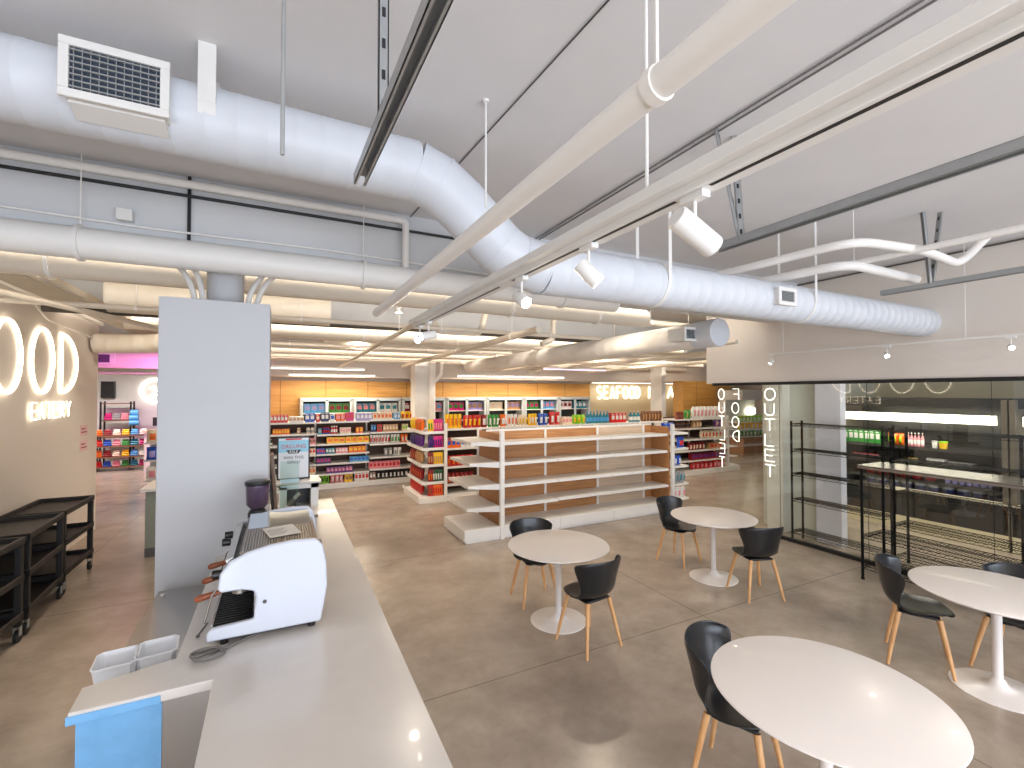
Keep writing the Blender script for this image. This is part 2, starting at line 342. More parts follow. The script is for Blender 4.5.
# struts (perforated galvanised channel)
def channel(p0,p1,w=.04,h=.04):
    p0,p1=Vector(p0),Vector(p1); L=(p1-p0).length; m=MB()
    m.box(-w/2,0,0,-w/2+.004,L,h).box(w/2-.004,0,0,w/2,L,h).box(-w/2,0,h-.004,w/2,L,h).box(-w/2,0,0,-w/2+.012,L,.003).box(w/2-.012,0,0,w/2,L,.003)
    k=int(L/.1)
    for i in range(k): m.box(-.006,(i+.3)*L/k,h-.0002,.006,(i+.6)*L/k,h+.002,1)
    d=(p1-p0).normalized(); q=d.to_track_quat('Y','Z').to_matrix()
    for v in m.v: v[:]=(q@v)+p0
    return m
holem=mat('slot_dark',rgb(30,32,34),.7)
def strut(label,p0,p1,hang,w=.05):
    t=thing('strut_channel',label,'strut',tuple((Vector(p0)+Vector(p1))/2))
    o=channel(p0,p1,w,.045).build('channel',[galv,holem],t,w=True)
    for a,b in hang: channel(a,b,.035,.02).build('slotted_hanger',[galv,holem],t,w=True)
strut('shiny steel double channel hanging nearest, crossing in front of the large duct',(.30,2.06,3.1),(.335,.4,3.1),[((.31,1.62,3.14),(.31,1.62,CZ))],.05)
strut('galvanised channel hung from a V of slotted angles at right ceiling',(2.43,1.98,3.08),(2.40,-.2,3.08),[((2.42,1.82,3.1),(2.35,1.92,CZ)),((2.42,1.80,3.1),(2.52,1.92,CZ))],.06)
strut('short galvanised channel hung below twin slotted angles near the right wall',(5.13,2.32,3.13),(5.10,.9,3.13),[((5.1,1.95,3.16),(5.06,1.98,CZ)),((5.12,1.93,3.16),(5.22,1.9,CZ))],.05)

# ------------------------------------------------------------------ track lights
def head(mx,L=.13,r=.032):
    """local: pivot at origin under the track, can aims along mx@-Z"""
    pass
def track_head(label,x,y,z,aim,L=.12,r=.03,power=14,lit=True,group=None):
    t=thing('track_light',label,'track light',(x,y,z),group=group)
    MB().box(-.016,-.04,-.02,.016,.04,0).cyl((0,0,-.02),(0,0,-.09),.006,n=8).build('bracket',white,t,bev=.002)
    d=Vector(aim).normalized(); c=Vector((0,0,-.105)); a=c-d*L*.5; b=c+d*L*.5
    m=MB(); m.tube([a,a+d*.006,b-d*.004,b],r,20,rr=[r*.85,r,r,r*.96]); m.build('lamp_can',white,t)
    MB().tube([b-d*.002,b+d*.001],r*.84,20).build('lens',lampm if lit else mat('lens_grey',rgb(120,125,130),.2),t)
    if power:
        l=bpy.data.lights.new('track_spot','SPOT'); l.energy=power; l.spot_size=math.radians(95); l.spot_blend=.6; l.shadow_soft_size=.03; l.color=(1,.86,.7)
        o=bpy.data.objects.new('track_spot',l); COL.objects.link(o); o.location=b+d*.02; o.parent=t; o.rotation_euler=d.to_track_quat('-Z','Y').to_euler()
    return t
t=thing('track_rail','long white lighting track with a black slot hanging overhead','track rail',(1.02,2.0,2.75))
MB().box(.955,-.2,2.772,1.085,3.8,2.805).box(.99,-.2,2.75,1.055,3.8,2.773).build('rail',white,t,w=True,bev=.002)
MB().box(1.005,-.2,2.7485,1.017,.84,2.7515).box(1.005,.96,2.7485,1.017,2.0,2.7515).box(1.005,2.15,2.7485,1.017,3.7,2.7515).build('track_slot',blackm,t,w=True)
track_head('large white track spotlight nearest the viewer, tilted down to the right',1.02,.90,2.75,(.85,-.05,-.42),.15,.033,lit=False,power=0)
track_head('white track spotlight with a glowing lens just in front of the duct',1.02,1.39,2.75,(.55,-.25,-.6),.1,.03,power=16)
track_head('track spotlight glaring brightest, second beyond the duct crossing',1.02,1.92,2.75,(.1,-.9,-.55),.09,.03,power=12)
track_head('track spotlight near the rail end turned sideways',1.02,3.45,2.75,(-.9,-.1,-.2),.12,.032,power=0)
track_head('track spotlight glowing at the far rail end',1.02,3.7,2.75,(-.7,-.6,-.4),.08,.03,power=10)
t=thing('track_rail','thin white lighting rail on the wall above the storefront glass','track rail',(6.55,3,2.78))
MB().box(6.535,-1,2.77,6.565,4.45,2.79).build('rail',white,t,w=True)
for y in (4.2,2.2,.5): MB().cyl((6.55,y,2.79),(6.55,y,CZ),.004,n=6).build('rail_rod',white,t,w=True)
track_head('small wall rail spotlight at the far end of the thin rail',6.55,4.38,2.77,(-.4,.4,-.7),.07,.025,power=8,lit=True)
track_head('small glaring spotlight in the middle of the thin wall rail',6.55,2.92,2.77,(-.75,-.45,-.6),.07,.025,power=14)
track_head('small spotlight glaring at the photo edge on the thin wall rail',6.55,1.86,2.77,(-.8,-.4,-.45),.07,.025,power=14)

# ------------------------------------------------------------------ store ceiling services
rnd=random.Random(5)
pipe('dark insulated pipe crossing below the middle ceiling beam',[(-2.5,7.3,3.2),(2.4,6.9,3.18),(6.5,7.3,3.2)],.045,mat('dark_insulation',rgb(70,64,58),.7),bend=.5)
pipe('cream pipe looping down behind the dark insulated pipe',[(1.9,6.4,3.5),(2.0,6.4,3.1),(2.7,6.4,3.1),(2.8,6.4,3.5)],.05,oldpipe,bend=.12)
pipe('cream hooked pipe below the middle beam near the track end',[(4.3,6.9,3.5),(4.3,6.9,3.15),(4.05,6.9,3.05)],.05,oldpipe,bend=.1)
spec=[('thick cream round pipe just behind the front beam',4.95,3.25,-2.5,4.6,.12),('cream pipe crossing midway behind the front beam',5.7,3.35,-2.5,6.5,.05),
('slim cream pipe in the bay before the middle beam',6.3,3.12,-2.5,6.6,.03),('cream round pipe directly beyond the middle beam',8.4,3.22,-2.0,9.0,.1),
('slim cream pipe lowest in the second ceiling bay',9.35,3.1,-1.8,4.7,.035),('cream pipe crossing high in the second ceiling bay',9.8,3.3,-2,12,.06),
('slim pale pipe before the rear ceiling beam',10.2,3.12,-3,4.7,.03),('broad cream pipe behind the rear ceiling beam',12.1,3.22,-3,14,.1),
('slim cream pipe low before the back soffit',12.6,3.12,-3,4.7,.04),('grey pipe close to the back soffit',13.75,3.15,-1,15,.06)]
for l,y,z,x0,x1,r in spec:
    pipe(l,[(x0,y,z),(x1,y,z)],r,oldpipe,clamps=[(x0+(x1-x0)*q,y,z) for q in (.12,.3,.5,.7,.88)])
spec=[('long cream pipe running front to back left of the track',-.6,2.98,4.75,13.9,.04),('slim cream pipe running front to back over the first aisle',1.3,2.95,4.8,14,.03),
('cream pipe running front to back over the chip rack',2.9,3.0,5,12.8,.045),('slim pipe running front to back beside the capped duct',6.2,2.98,4.7,14,.035),
('slim cream pipe running front to back over the right aisle',7.6,3.0,5.2,14,.05),('cream pipe running front to back furthest right in the store',9.6,3.0,5.4,14,.05)]
for l,x,z,y0,y1,r in spec:
    pipe(l,[(x,y0,z),(x+.15,y1,z-.05)],r,oldpipe,clamps=[(x+.15*q,y0+(y1-y0)*q,z-.05*q) for q in (.1,.4,.66)])
def rect_duct(label,*b):
    o=MB().box(*b).build('rectangular_duct',mat('cream_duct',rgb(226,218,204),.5),loc=((b[0]+b[3])/2,(b[1]+b[4])/2,b[2]),w=True,bev=.01); return tag(o,label,'air duct')
rect_duct('flat cream duct crossing beneath the second ceiling bay',-1.7,8.75,3.33,4.2,9.15,3.55)
rect_duct('flat cream duct crossing in front of the rear beam',.8,10.35,3.2,8.5,10.75,3.42)
rect_duct('wide flat cream duct before the back soffit',4.2,12.95,3.08,12.0,13.4,3.34)
rect_duct('flat cream duct hung over the far left of the store',-1.1,12.95,3.08,3.3,13.4,3.32)
def strip_light(label,x0,x1,y,z,m=stripm,group=None,power=40,col=(1,.9,.76)):
    t=thing('strip_light',label,'ceiling light',((x0+x1)/2,y,z),group=group); cx=(x0+x1)/2
    MB().box(x0-cx,-.05,0,x1-cx,.05,.05).build('housing',white,t,bev=.004)
    MB().box(x0-cx+.02,-.035,-.012,x1-cx-.02,.035,0).build('diffuser',m,t)
    for x in (x0-cx+.15,x1-cx-.15): MB().cyl((x,0,.05),(x,0,CZ-z),.004,n=6).build('hanging_rod',white,t)
    if power:
        l=bpy.data.lights.new('strip_lamp','AREA'); l.shape='RECTANGLE'; l.size=x1-x0-.1; l.size_y=.07; l.energy=power; l.color=col
        o=bpy.data.objects.new('strip_lamp',l); COL.objects.link(o); o.location=(0,0,-.016); o.parent=t
WARM=(1,.84,.64)
strip_light('glowing linear light over the far end of the first aisle',-.3,1.9,12.0,2.78,power=70,col=WARM)
strip_light('glowing linear light near the oak wall by the store column',.2,2.5,13.9,2.70,power=60,col=WARM)
strip_light('lilac linear light glowing before the seafood sign',7.0,9.3,11.8,2.92,m=pinkglow,power=60,col=(1,.85,.85))
strip_light('glowing linear light before the oak wall right of the column',5.0,9.0,13.75,2.74,power=75,col=WARM)
strip_light('glowing linear light over the far left clothing racks',-5.2,-3.4,15.4,2.9,power=110,col=(1,.93,.88))
def wash(label,x0,x1,y,z,power,col=WARM,aim=(0,1,-.3)):  # added fixtures out of view, brightening each bay and the next beam face
    """added linear light on the back of a ceiling beam, out of view"""
    t=thing('added_wash_light',label,'ceiling light',((x0+x1)/2,y,z)); h=(x1-x0)/2
    MB().box(-h,0,-.05,h,.06,.05).build('housing',white,t,bev=.004)
    MB().box(-h+.02,.06,-.04,h-.02,.066,.04).build('diffuser',stripm,t)
    l=bpy.data.lights.new('added_wash_lamp','AREA'); l.shape='RECTANGLE'; l.size=x1-x0; l.size_y=.08; l.energy=power; l.color=col
    o=bpy.data.objects.new('added_wash_lamp',l); COL.objects.link(o); o.parent=t; o.location=(0,.075,0); o.rotation_euler=Vector(aim).to_track_quat('-Z','Y').to_euler()
wash('added wash light hidden behind the front beam',-2.4,6.4,4.63,3.66,75,(1,.9,.77))
wash('added wash light hidden behind the middle beam',-2.4,11.5,8.01,3.6,120,(1,.88,.74))
wash('added wash light hidden behind the rear beam',-1.4,15,11.51,3.6,140,(1,.86,.7))
track_spot_y=0
strip_light('glowing linear light under the soffit washing the seafood sign panel',XatY(592,14.45),16.5,14.45,2.6,power=11,col=(1,.9,.72))
def added_downlight(label,x,y,z,power,col=WARM):  # cans added to brighten store and prep room, at invented positions
    t=thing('added_downlight',label,'ceiling light',(x,y,z)); MB().lathe([(.05,0),(.055,.01),(.055,.12),(.05,.13)],20).build('can',white,t); MB().cyl((0,0,.13),(0,0,CZ-z),.006,n=8).build('drop_rod',white,t)
    MB().lathe([(.042,-.003),(.044,.004)],20).build('lens',lampm,t)
    l=bpy.data.lights.new('added_downlight','SPOT'); l.energy=power; l.color=col; l.spot_size=math.radians(150); l.spot_blend=.9; l.shadow_soft_size=.05
    o=bpy.data.objects.new('added_downlight',l); COL.objects.link(o); o.parent=t; o.location=(0,0,-.02)
for i,(x,y,p,l) in enumerate(((-1.4,5.6,120,'over the walkway left of the column'),(-1.3,9.0,150,'over the walkway beyond the carts'),(1.6,7.0,150,'over the aisle left of the empty shelves'),(4.2,5.5,150,'in front of the empty shelves'),(1.5,10.3,170,'over the aisle before the far shelving'),
   (6.0,8.0,150,'behind the right part of the empty shelves'),(8.3,7.2,200,'over the right aisle seen through the glass'),(9.4,10.6,200,'beyond the right aisle shelving'),(12.0,8.0,200,'before the produce cooler'),(5.5,12.8,150,'over the middle of the coolers'),(8.2,1.8,220,'inside the prep room behind the glass'),(8.1,3.6,160,'inside the prep room behind the partition end'),(7.0,4.6,70,'between the glass and the ivory sign panel'),(6.98,3.8,70,'between the glass and the white prep room pillar'),(7.05,5.6,80,'by the free end of the glass'))):
    added_downlight('small added can light hung '+l,x,y,3.42,p*.75,(1,.93,.82) if 10<=i<=13 else WARM)
# left bay clutter
def tray():
    t=thing('cable_tray','cream ladder cable tray running back high beside the left wall','cable tray',(-2.1,7,3.25))
    m=MB(); m.box(-2.32,4.7,3.25,-2.29,13.4,3.31).box(-1.95,4.7,3.25,-1.92,13.4,3.31); m.build('side_rail',oldpipe,t,w=True)
    for k in range(29): MB().box(-2.29,4.8+k*.3,3.26,-1.95,4.83+k*.3,3.28).build('rung',oldpipe,t,w=True)
    m=MB()
    for k in range(8): m.tube([(-2.27+k*.042,4.75,3.235),(-2.27+k*.042+.01*(k%2),9,3.235),(-2.27+k*.042,13.4,3.235)],.014,6)
    m.build('cables',mat('grey_cable',rgb(196,188,174),.6),t,w=True)
tray()
a,b=ringed([(-1.75,6.7,3.32),(-.3,6.75,3.32),(.6,6.75,3.32)],.2,step=.3)
tag(MB().tube(a,.2,22,rr=b).build('round_duct',oldpipe,loc=(-.7,6.7,3.32),w=True),'cream round duct length behind the column beneath the ceiling','air duct')
a,b=ringed([(-2.6,9.4,2.98),(-1.9,9.3,3.0),(-1.4,9.0,3.04)],.15,step=.2)
tag(MB().tube(a,.15,22,rr=b).build('round_duct',oldpipe,loc=(-2.2,9.3,3.0),w=True),'cream duct elbow poking out above the glowing neon sign','air duct')
pipe('white pipe sloping along the left wall above the neon sign',[(-2.5,4.3,3.36),(-2.5,9.3,3.28)],.03)
pipe('cream pipe slanting from the cable tray toward the column',[(-2.3,5.2,3.08),(-1.6,7.2,3.07),(-.7,9.8,3.0)],.03,oldpipe)
pipe('thin white conduit dropping to the neon sign letters',[(-2.6,7.2,3.33),(-2.6,7.7,3.12),(-2.6,9.4,3.05)],.012,name='conduit',cat='conduit')
# risers over the front column
t=thing('riser_duct','grey round riser duct rising out of the top of the front column','air duct',(-.40,4.28,2.86))
MB().tube([(-.4,4.35,2.86),(-.4,4.37,3.1),(-.4,4.4,3.28)],.13,20).build('duct_run',colm,t,w=True)
for x0,x1,x2 in ((-.58,-.6,-.78),(-.53,-.54,-.66),(-.24,-.22,-.06),(-.18,-.15,.02)):
    MB().tube(bez((x0,4.2,2.86),(x1,4.2,3.1),(x2,4.4,3.25)),.02,8).build('riser_pipe',pipem,t,w=True)

# ------------------------------------------------------------------ neon signs
def arc(cx,cy,rx,ry,a0,a1,n=18): return [(cx+rx*math.cos(math.radians(a0+(a1-a0)*i/n)),cy+ry*math.sin(math.radians(a0+(a1-a0)*i/n))) for i in range(n+1)]
GL={'O':[arc(.5,.5,.5,.5,0,360,28)],'G':[arc(.5,.5,.5,.5,50,360,26)+[(.55,.5)]],'D':[[(.0,0),(.0,1)]+arc(.0,.5,.9,.5,90,-90,16)],
'E':[[(.85,1),(0,1),(0,0),(.85,0)],[(0,.5),(.7,.5)]],'A':[[(0,0),(.45,1),(.9,0)],[(.16,.35),(.74,.35)]],'T':[[(0,1),(.9,1)],[(.45,1),(.45,0)]],
'R':[[(0,0),(0,1)]+arc(.4,.75,.4,.25,90,-90,10)+[(0,.5)],[(.4,.5),(.85,0)]],'Y':[[(0,1),(.45,.5),(.9,1)],[(.45,.5),(.45,0)]],'F':[[(.85,1),(0,1),(0,0)],[(0,.5),(.7,.5)]],
'U':[[(0,1)]+arc(.45,.38,.45,.38,180,360,12)+[(.9,1)]],'L':[[(0,1),(0,0),(.8,0)]],'S':[arc(.45,.74,.4,.26,40,270,14)+arc(.45,.25,.42,.25,90,-140,14)],'M':[[(0,0),(0,1),(.5,.4),(1,1),(1,0)]]}
def neon(name,label,text,o,u,v,w,h,pitch,r,m,step=None,back=None):
    t=thing(name,label,'neon sign',o); u,v=Vector(u),Vector(v); nrm=u.cross(v)
    for i,ch in enumerate(text):
        b=u*(i*pitch) if step is None else v*(-i*step)
        g=MB()
        for st in GL[ch]:
            cl=(st[0][0]-st[-1][0])**2+(st[0][1]-st[-1][1])**2<1e-6; P=[b+u*(x*w)+v*(y*h)+nrm*.03 for x,y in (st[:-1] if cl else st)]
            g.tube(P,r,6,closed=cl)
        L=g.build('letter_'+ch.lower(),m,t)
    return t
neonsign=neon('neon_sign','huge glowing white neon word GOOD on the left wall','GOOD',(-2.65,5.75,2.2),(0,1,0),(0,0,1),.58,.8,.83,.013,neonm)
neon('neon_sign','small bright neon word EATERY under the huge letters','EATERY',(-2.65,7.42,1.88),(0,1,0),(0,0,1),.14,.2,.2,.008,neonm)
m=mat('cold_neon',(1,1,.95,1),.5,emit=3,emc=(1,.98,.86,1))
neon('neon_sign','vertical glowing word OUTLET reading correctly on the storefront glass','OUTLET',(GX-.01,4.62,2.09),(0,-1,0),(0,0,1),.17,.18,0,.005,m,step=.235)
neon('neon_sign','vertical glowing word FOOD in reversed letters on the glass','FOOD',(GX+.07,5.18,2.09),(0,1,0),(0,0,1),.13,.18,0,.005,m,step=.235)
neon('neon_sign','vertical glowing word OUTLET in reversed letters at the glass edge','OUTLET',(GX+.07,5.46,2.09),(0,1,0),(0,0,1),.12,.18,0,.005,m,step=.235)
sx=XatY(597.5,14.8); sw=(XatY(641,14.8)-sx)/6.8
neon('shop_sign','glowing white word SEAFOOD on the cream panel at the back wall','SEAFOOD',(sx,14.84,1.98),(1,0,0),(0,0,1),sw*.72,.48,sw,.026,neonw)
sw2=XatY(675.5,14.8)-XatY(666.5,14.8); sx=XatY(668,14.8)-2*sw2
neon('shop_sign','glowing white word MEAT partly hidden behind the far store column','MEAT',(sx,14.84,1.98),(1,0,0),(0,0,1),sw2*.75,.48,sw2,.026,neonw)
t=thing('round_neon_light','round glowing neon emblem on the far left back wall','neon sign',(XatY(154,17.9),17.95,2.27))
MB().tube([(.36*math.cos(a*PI/14),0,.36*math.sin(a*PI/14)) for a in range(28)],.03,6,closed=True).build('ring',neonw,t)
MB().tube([(-.15,0,.05),(-.02,0,.14),(.05,0,-.02),(.16,0,.05)],.018,6).tube([(-.1,0,-.14),(.12,0,-.12)],.018,6).build('inner_mark',neonw,t)

# ------------------------------------------------------------------ tables and chairs
def table(x,y,label,r=.5):
    t=thing('cafe_table',label,'table',(x,y,0),group='round white cafe tables')
    MB().lathe([(r-.03,.705),(r-.008,.716),(r,.722),(r-.002,.728),(r-.01,.73)],72).build('tabletop',tablem,t,ang=25)
    MB().lathe([(.03,.03),(.03,.705),(.09,.705)],28).build('pole',tablem,t)
    MB().lathe([(.27,0),(.27,.006),(.24,.013),(.12,.025),(.06,.045),(.036,.09)],48).build('pedestal_base',tablem,t,ang=60)
table(2.43,3.82,'round white pedestal table beside the empty shelving, nearest the coffee counter',.49)
table(4.64,3.86,'round white pedestal table farthest away, close to the glass',.48)
table(2.42,1.36,'large looking white round table cut off by the bottom of the view',.52)
table(4.77,1.46,'round white pedestal table at the right edge of the view',.5)
def shell_mesh():
    prof=[(-.225,.43,.11,-.05),(-.218,.448,.145,-.06),(-.15,.452,.205,-.04),(0,.44,.225,0),(.10,.44,.218,.02),(.165,.458,.2,.05),(.205,.50,.19,.09),(.225,.56,.2,.13),(.24,.63,.222,.16),(.255,.70,.243,.17),(.268,.76,.25,.165),(.272,.795,.225,.15)]
    n=16; vs=[];fs=[]
    for j,(y,z,w,c) in enumerate(prof):
        back=max(0,(j-4)/7)
        for i in range(n+1):
            u=-1+2*i/n; a=abs(u)
            lift=.022*a**2.5*(1-back); zz=z+lift
            if j>=9: zz-=(j-8)*.012*a**3
            if 4<=j: zz+=.035*a**2*math.sin(min(1,back)*PI)
            vs.append((w*math.sin(u*PI/2*.96) if back>.2 else w*u, y-c*a**1.8, zz))
    for j in range(len(prof)-1):
        for i in range(n): fs.append((j*(n+1)+i,j*(n+1)+i+1,(j+1)*(n+1)+i+1,(j+1)*(n+1)+i))
    return MB().add(vs,fs)
def make_chair(label):
    t=thing('shell_chair',label,'chair',(0,0,0),group='black shell chairs at the cafe tables')
    s=shell_mesh().build('shell_seat',shellm,t)
    so=s.modifiers.new('thick','SOLIDIFY'); so.thickness=.012; so.offset=0; sb=s.modifiers.new('sub','SUBSURF'); sb.levels=1; sb.render_levels=2
    MB().box(-.13,-.13,.405,.13,.13,.428).build('seat_mount',blackm,t,bev=.01)
    for sx in (-1,1):
        for sy in (-1,1):
            MB().tube([(sx*.2,sy*.2,0),(sx*.165,sy*.165,.2),(sx*.125,sy*.125,.415)],.015,12,rr=[.0115,.016,.0195]).build('leg',legwood,t)
    return t
ch=make_chair('black shell chair on the near side of the table by the empty shelving')
ch.location=(2.45,3.36,0); ch.rotation_euler=(0,0,PI+.12)
G='black shell chairs at the cafe tables'
dup(ch,(2.45,4.32,0),-.15,'black shell chair behind the table by the empty shelving, backrest toward the shelves')
dup(ch,(4.69,4.44,0),.2,'black shell chair behind the farthest table, next to the right end of the empty shelving')
dup(ch,(4.66,3.34,0),PI-.35,'black shell chair on the near side of the farthest table, by the storefront glass')
dup(ch,(4.70,1.91,0),.45,'black shell chair fully in view between the farthest table and the right-edge table')
dup(ch,(5.18,1.47,0),-PI/2-.1,'black shell chair mostly hidden behind the right-edge table')
dup(ch,(2.31,1.77,0),.42,'black shell chair tucked behind the table cut off at the bottom')

# ------------------------------------------------------------------ products
PALE={}
def pc(c):
    if c not in PALE:
        m=mat('pack_%d_%d_%d'%c,rgb(*c),.38,var=.1,scale=25); PALE[c]=m
    return PALE[c]
CN=dict(red=(205,36,36),dred=(140,28,34),orange=(236,112,28),yellow=(246,196,24),green=(56,150,60),lime=(140,205,40),blue=(36,86,190),lblue=(90,170,225),teal=(40,130,150),
 purple=(96,42,130),magenta=(206,30,120),pink=(236,150,160),lav=(168,158,214),cream=(238,222,196),white=(236,234,230),brown=(128,82,52),black=(34,32,36),grey=(160,160,160),navy=(40,44,96),tan=(196,150,100),dgreen=(30,76,48))
def bag(w,h,d,c1,c2):
    m=MB(); n=8; k=10; vs=[];fs=[]
    for side in (-1,1):
        o=len(vs)
        for j in range(k+1):
            v=j/k
            for i in range(n+1):
                u=-1+2*i/n; th=(1-abs(u)**2.6)*(math.sin(PI*min(max((v-.04)/.92,0),1))**.55 if 0<v<1 else 0)
                wv=1-.06*math.sin(PI*v)
                vs.append((u*w/2*wv,side*(d/2*th+.001)+.0*v,v*h*(1-.02*abs(u))+.002*math.sin(i*2.4+j)))
        for j in range(k):
            for i in range(n):
                a=o+j*(n+1)+i; f=(a,a+1,a+n+2,a+n+1); fs.append((f,1 if (side<0 and 2<=j<=6 and 2<=i<=5) else 0))
    N=(n+1)*(k+1)
    rim=[j*(n+1) for j in range(k+1)]+[k*(n+1)+i for i in range(1,n+1)]+[j*(n+1)+n for j in range(k-1,-1,-1)]+[i for i in range(n-1,0,-1)]
    for q in range(len(rim)):
        a,b=rim[q],rim[(q+1)%len(rim)]; fs.append(((a,b,b+N,a+N),0))
    for f,mi in fs: m.f.append(f); m.m.append(mi)
    m.v=[Vector(v) for v in vs]; return m
def box_(w,h,d,c1,c2):
    m=MB(); m.box(-w/2,-d/2,0,w/2,d/2,h); m.box(-w*.36,-d/2-.0015,h*.32,w*.36,-d/2,h*.74,1); m.box(-w*.44,-d/2-.001,h*.84,w*.2,-d/2,h*.92,1); return m
def jar_(w,h,d,c1,c2):
    r=w*.48; m=MB(); m.lathe([(r*.9,0),(r,.01),(r,h*.7),(r*.72,h*.82),(r*.72,h*.84)],14); m.lathe([(r*.76,h*.84),(r*.78,h*.86),(r*.78,h*.99),(r*.7,h)],14,mi=1); m.lathe([(r*1.01,h*.2),(r*1.01,h*.6)],14,mi=1); return m
def bottle_(w,h,d,c1,c2):
    r=w*.46; m=MB(); m.lathe([(r*.9,0),(r,.01),(r,h*.58),(r*.35,h*.8),(r*.3,h*.9)],12); m.lathe([(r*.36,h*.9),(r*.36,h),(r*.3,h)],12,mi=1); m.lathe([(r*1.01,h*.15),(r*1.01,h*.48)],12,mi=1); return m
def tub_(w,h,d,c1,c2):
    r=w*.48; m=MB(); m.lathe([(r*.8,0),(r*.98,h*.85)],16); m.lathe([(r*1.02,h*.85),(r*1.02,h),(r*.9,h*1.01)],16,mi=1); return m
KF={'bag':bag,'box':box_,'jar':jar_,'bottle':bottle_,'tub':tub_,'carton':box_}
NM={'bag':'snack_bag','box':'food_box','jar':'jar','bottle':'bottle','tub':'food_tub','carton':'carton'}
CATN={'bag':'bag','box':'box','jar':'jar','bottle':'bottle','tub':'tub','carton':'carton'}
MC={}
def item(kind,c1,c2,w,h,d,loc,rz,label,group,lean=0):
    key=(kind,c1,c2,round(w,3),round(h,3),round(d,3))
    if key not in MC:
        o=KF[kind](w,h,d,c1,c2).build(NM[kind],[pc(CN[c1]),pc(CN[c2])]); MC[key]=o
    else:
        o=MC[key].copy(); COL.objects.link(o)
    o.location=loc; o.rotation_euler=(lean,0,rz); tag(o,label,CATN[kind],group); return o
def row(axis,a,b,fixed,z,n,kind,c1,c2,h,d,label,jit=.006,lean=0,face=None,wf=.94,tilt=0):
    """n items between a and b along the axis ('x': faces -Y at Y=fixed; 'y': faces -X at X=fixed, 'Y': faces +X)"""
    w=(b-a)/n
    for i in range(n):
        c=a+w*(i+.5); j=random.uniform(-jit,jit); rz={'x':0,'y':-PI/2,'Y':PI/2}[axis]+random.uniform(-1,1)*(.16 if kind=='bag' else .04)+tilt
        if axis=='x': loc=(c,fixed+d/2+j,z)
        elif axis=='y': loc=(fixed+d/2+j,c,z)
        else: loc=(fixed-d/2+j,c,z)
        item(kind,c1,c2,abs(w)*wf,h,d,loc,rz,label,label if n>1 else None,lean)

# ------------------------------------------------------------------ gondola shelving helper
def shelf_board(parent,x0,x1,y0,y1,z,name='shelf',m=None,lip=.035):
    MB().box(x0,y0,z-lip,x1,y1,z).box(x0+.004,y0-.006,z-lip-.006,x1-.004,y0,z+.004).build(name,m or shelfm,parent,w=True)

# --- the empty display shelving in the middle
t=thing('display_shelving','long empty white display shelving with wood back panels in the middle of the room','shelving unit',(4.7,6.7,0))
XL,XR=3.02,6.46; YF,YB=6.32,6.78
zs=[.50,.80,1.13,1.44]
xs=[XL,4.05,5.15,6.24,XR]
for i in range(4):
    a,b=xs[i],xs[i+1]
    MB().box(a+.02,YB,.18,b-.02,YB+.03,1.58).build('back_panel',palewood if i==2 else panelwood,t,w=True,smooth=False)
for i in range(1,4): MB().box(xs[i]-.02,YB-.02,.1,xs[i]+.02,YB+.05,1.6).build('upright',shelfm,t,w=True,bev=.003)
for k,z in enumerate(zs):
    for i in range(4):
        y=YF+.03+(.02 if k>1 else 0)
        shelf_board(t,xs[i]+.003,xs[i+1]-.003,y,YB-.02,z-(.012 if (k==0 and i==0) else 0))
for i in range(4): MB().box(xs[i]+.003,YF-.02,.04,xs[i+1]-.003,YB,.2).box(xs[i]+.003,YF+.01,0,xs[i+1]-.003,YB,.04).build('base_deck',shelfm,t,w=True,bev=.003)
MB().box(XL-.05,YB,1.58,XR,YB+.04,1.61).build('top_rail',shelfm,t,w=True)
MB().box(XR-.0,6.35,.1,XR+.03,7.2,1.57).build('side_panel',panelwood,t,w=True,smooth=False)
# left end cap
MB().box(XL-.03,6.34,.15,XL,7.16,1.58).build('end_panel',panelwood,t,w=True,smooth=False)
for y in (6.27,7.15): MB().box(XL-.05,y,0,XL+.02,y+.055,1.62).build('upright',shelfm,t,w=True,bev=.004)
ez=[.50,.83,1.16,1.47]
for k,z in enumerate(ez):
    dd=[.52,.5,.48,.46][k]
    MB().box(XL-.05-dd,6.30,z-.035,XL-.05,7.17,z).box(XL-.056-dd,6.3,z-.04,XL-.05-dd,7.17,z+.005).build('end_shelf',shelfm,t,w=True,smooth=False)
    for y in (6.3,7.16): MB().prism([(XL-.05-dd,z-.035),(XL-.05,z-.035),(XL-.05,z-.09)],'y',y,y+.012).build('shelf_bracket',shelfm,t,w=True,smooth=False)
MB().box(XL-.62,6.28,.04,XL-.05,7.2,.2).box(XL-.59,6.3,0,XL-.05,7.18,.04).build('base_deck',shelfm,t,w=True,bev=.003)
# right end cap
for y in (6.27,7.15): MB().box(XR+.02,y,0,XR+.08,y+.055,1.62).build('upright',shelfm,t,w=True,bev=.004)
for k,z in enumerate([.22,.5,.83,1.16,1.45]):
    MB().box(XR+.08,6.33,z-.035,XR+.5,7.17,z).build('end_shelf',shelfm,t,w=True,smooth=False)
row('x',XR+.12,XR+.48,6.36,.222,3,'bag','white','pink',.2,.1,'white and pink pack on the lowest shelf of the empty unit\'s right end')
row('x',XR+.12,XR+.46,6.36,.502,4,'bag','grey','teal',.22,.1,'grey and teal bag on the second shelf of the empty unit\'s right end')
row('x',XR+.3,XR+.48,6.38,1.162,1,'bag','blue','red',.2,.1,'blue bag on the fourth shelf of the empty unit\'s right end')
row('x',XR+.2,XR+.42,6.4,.832,2,'bag','blue','white',.18,.1,'blue and white bag on the third shelf of the empty unit\'s right end')
row('x',XR+.1,XR+.42,6.55,1.452,2,'bag','blue','lblue',.17,.16,'bright blue bag on top of the empty unit\'s right end')

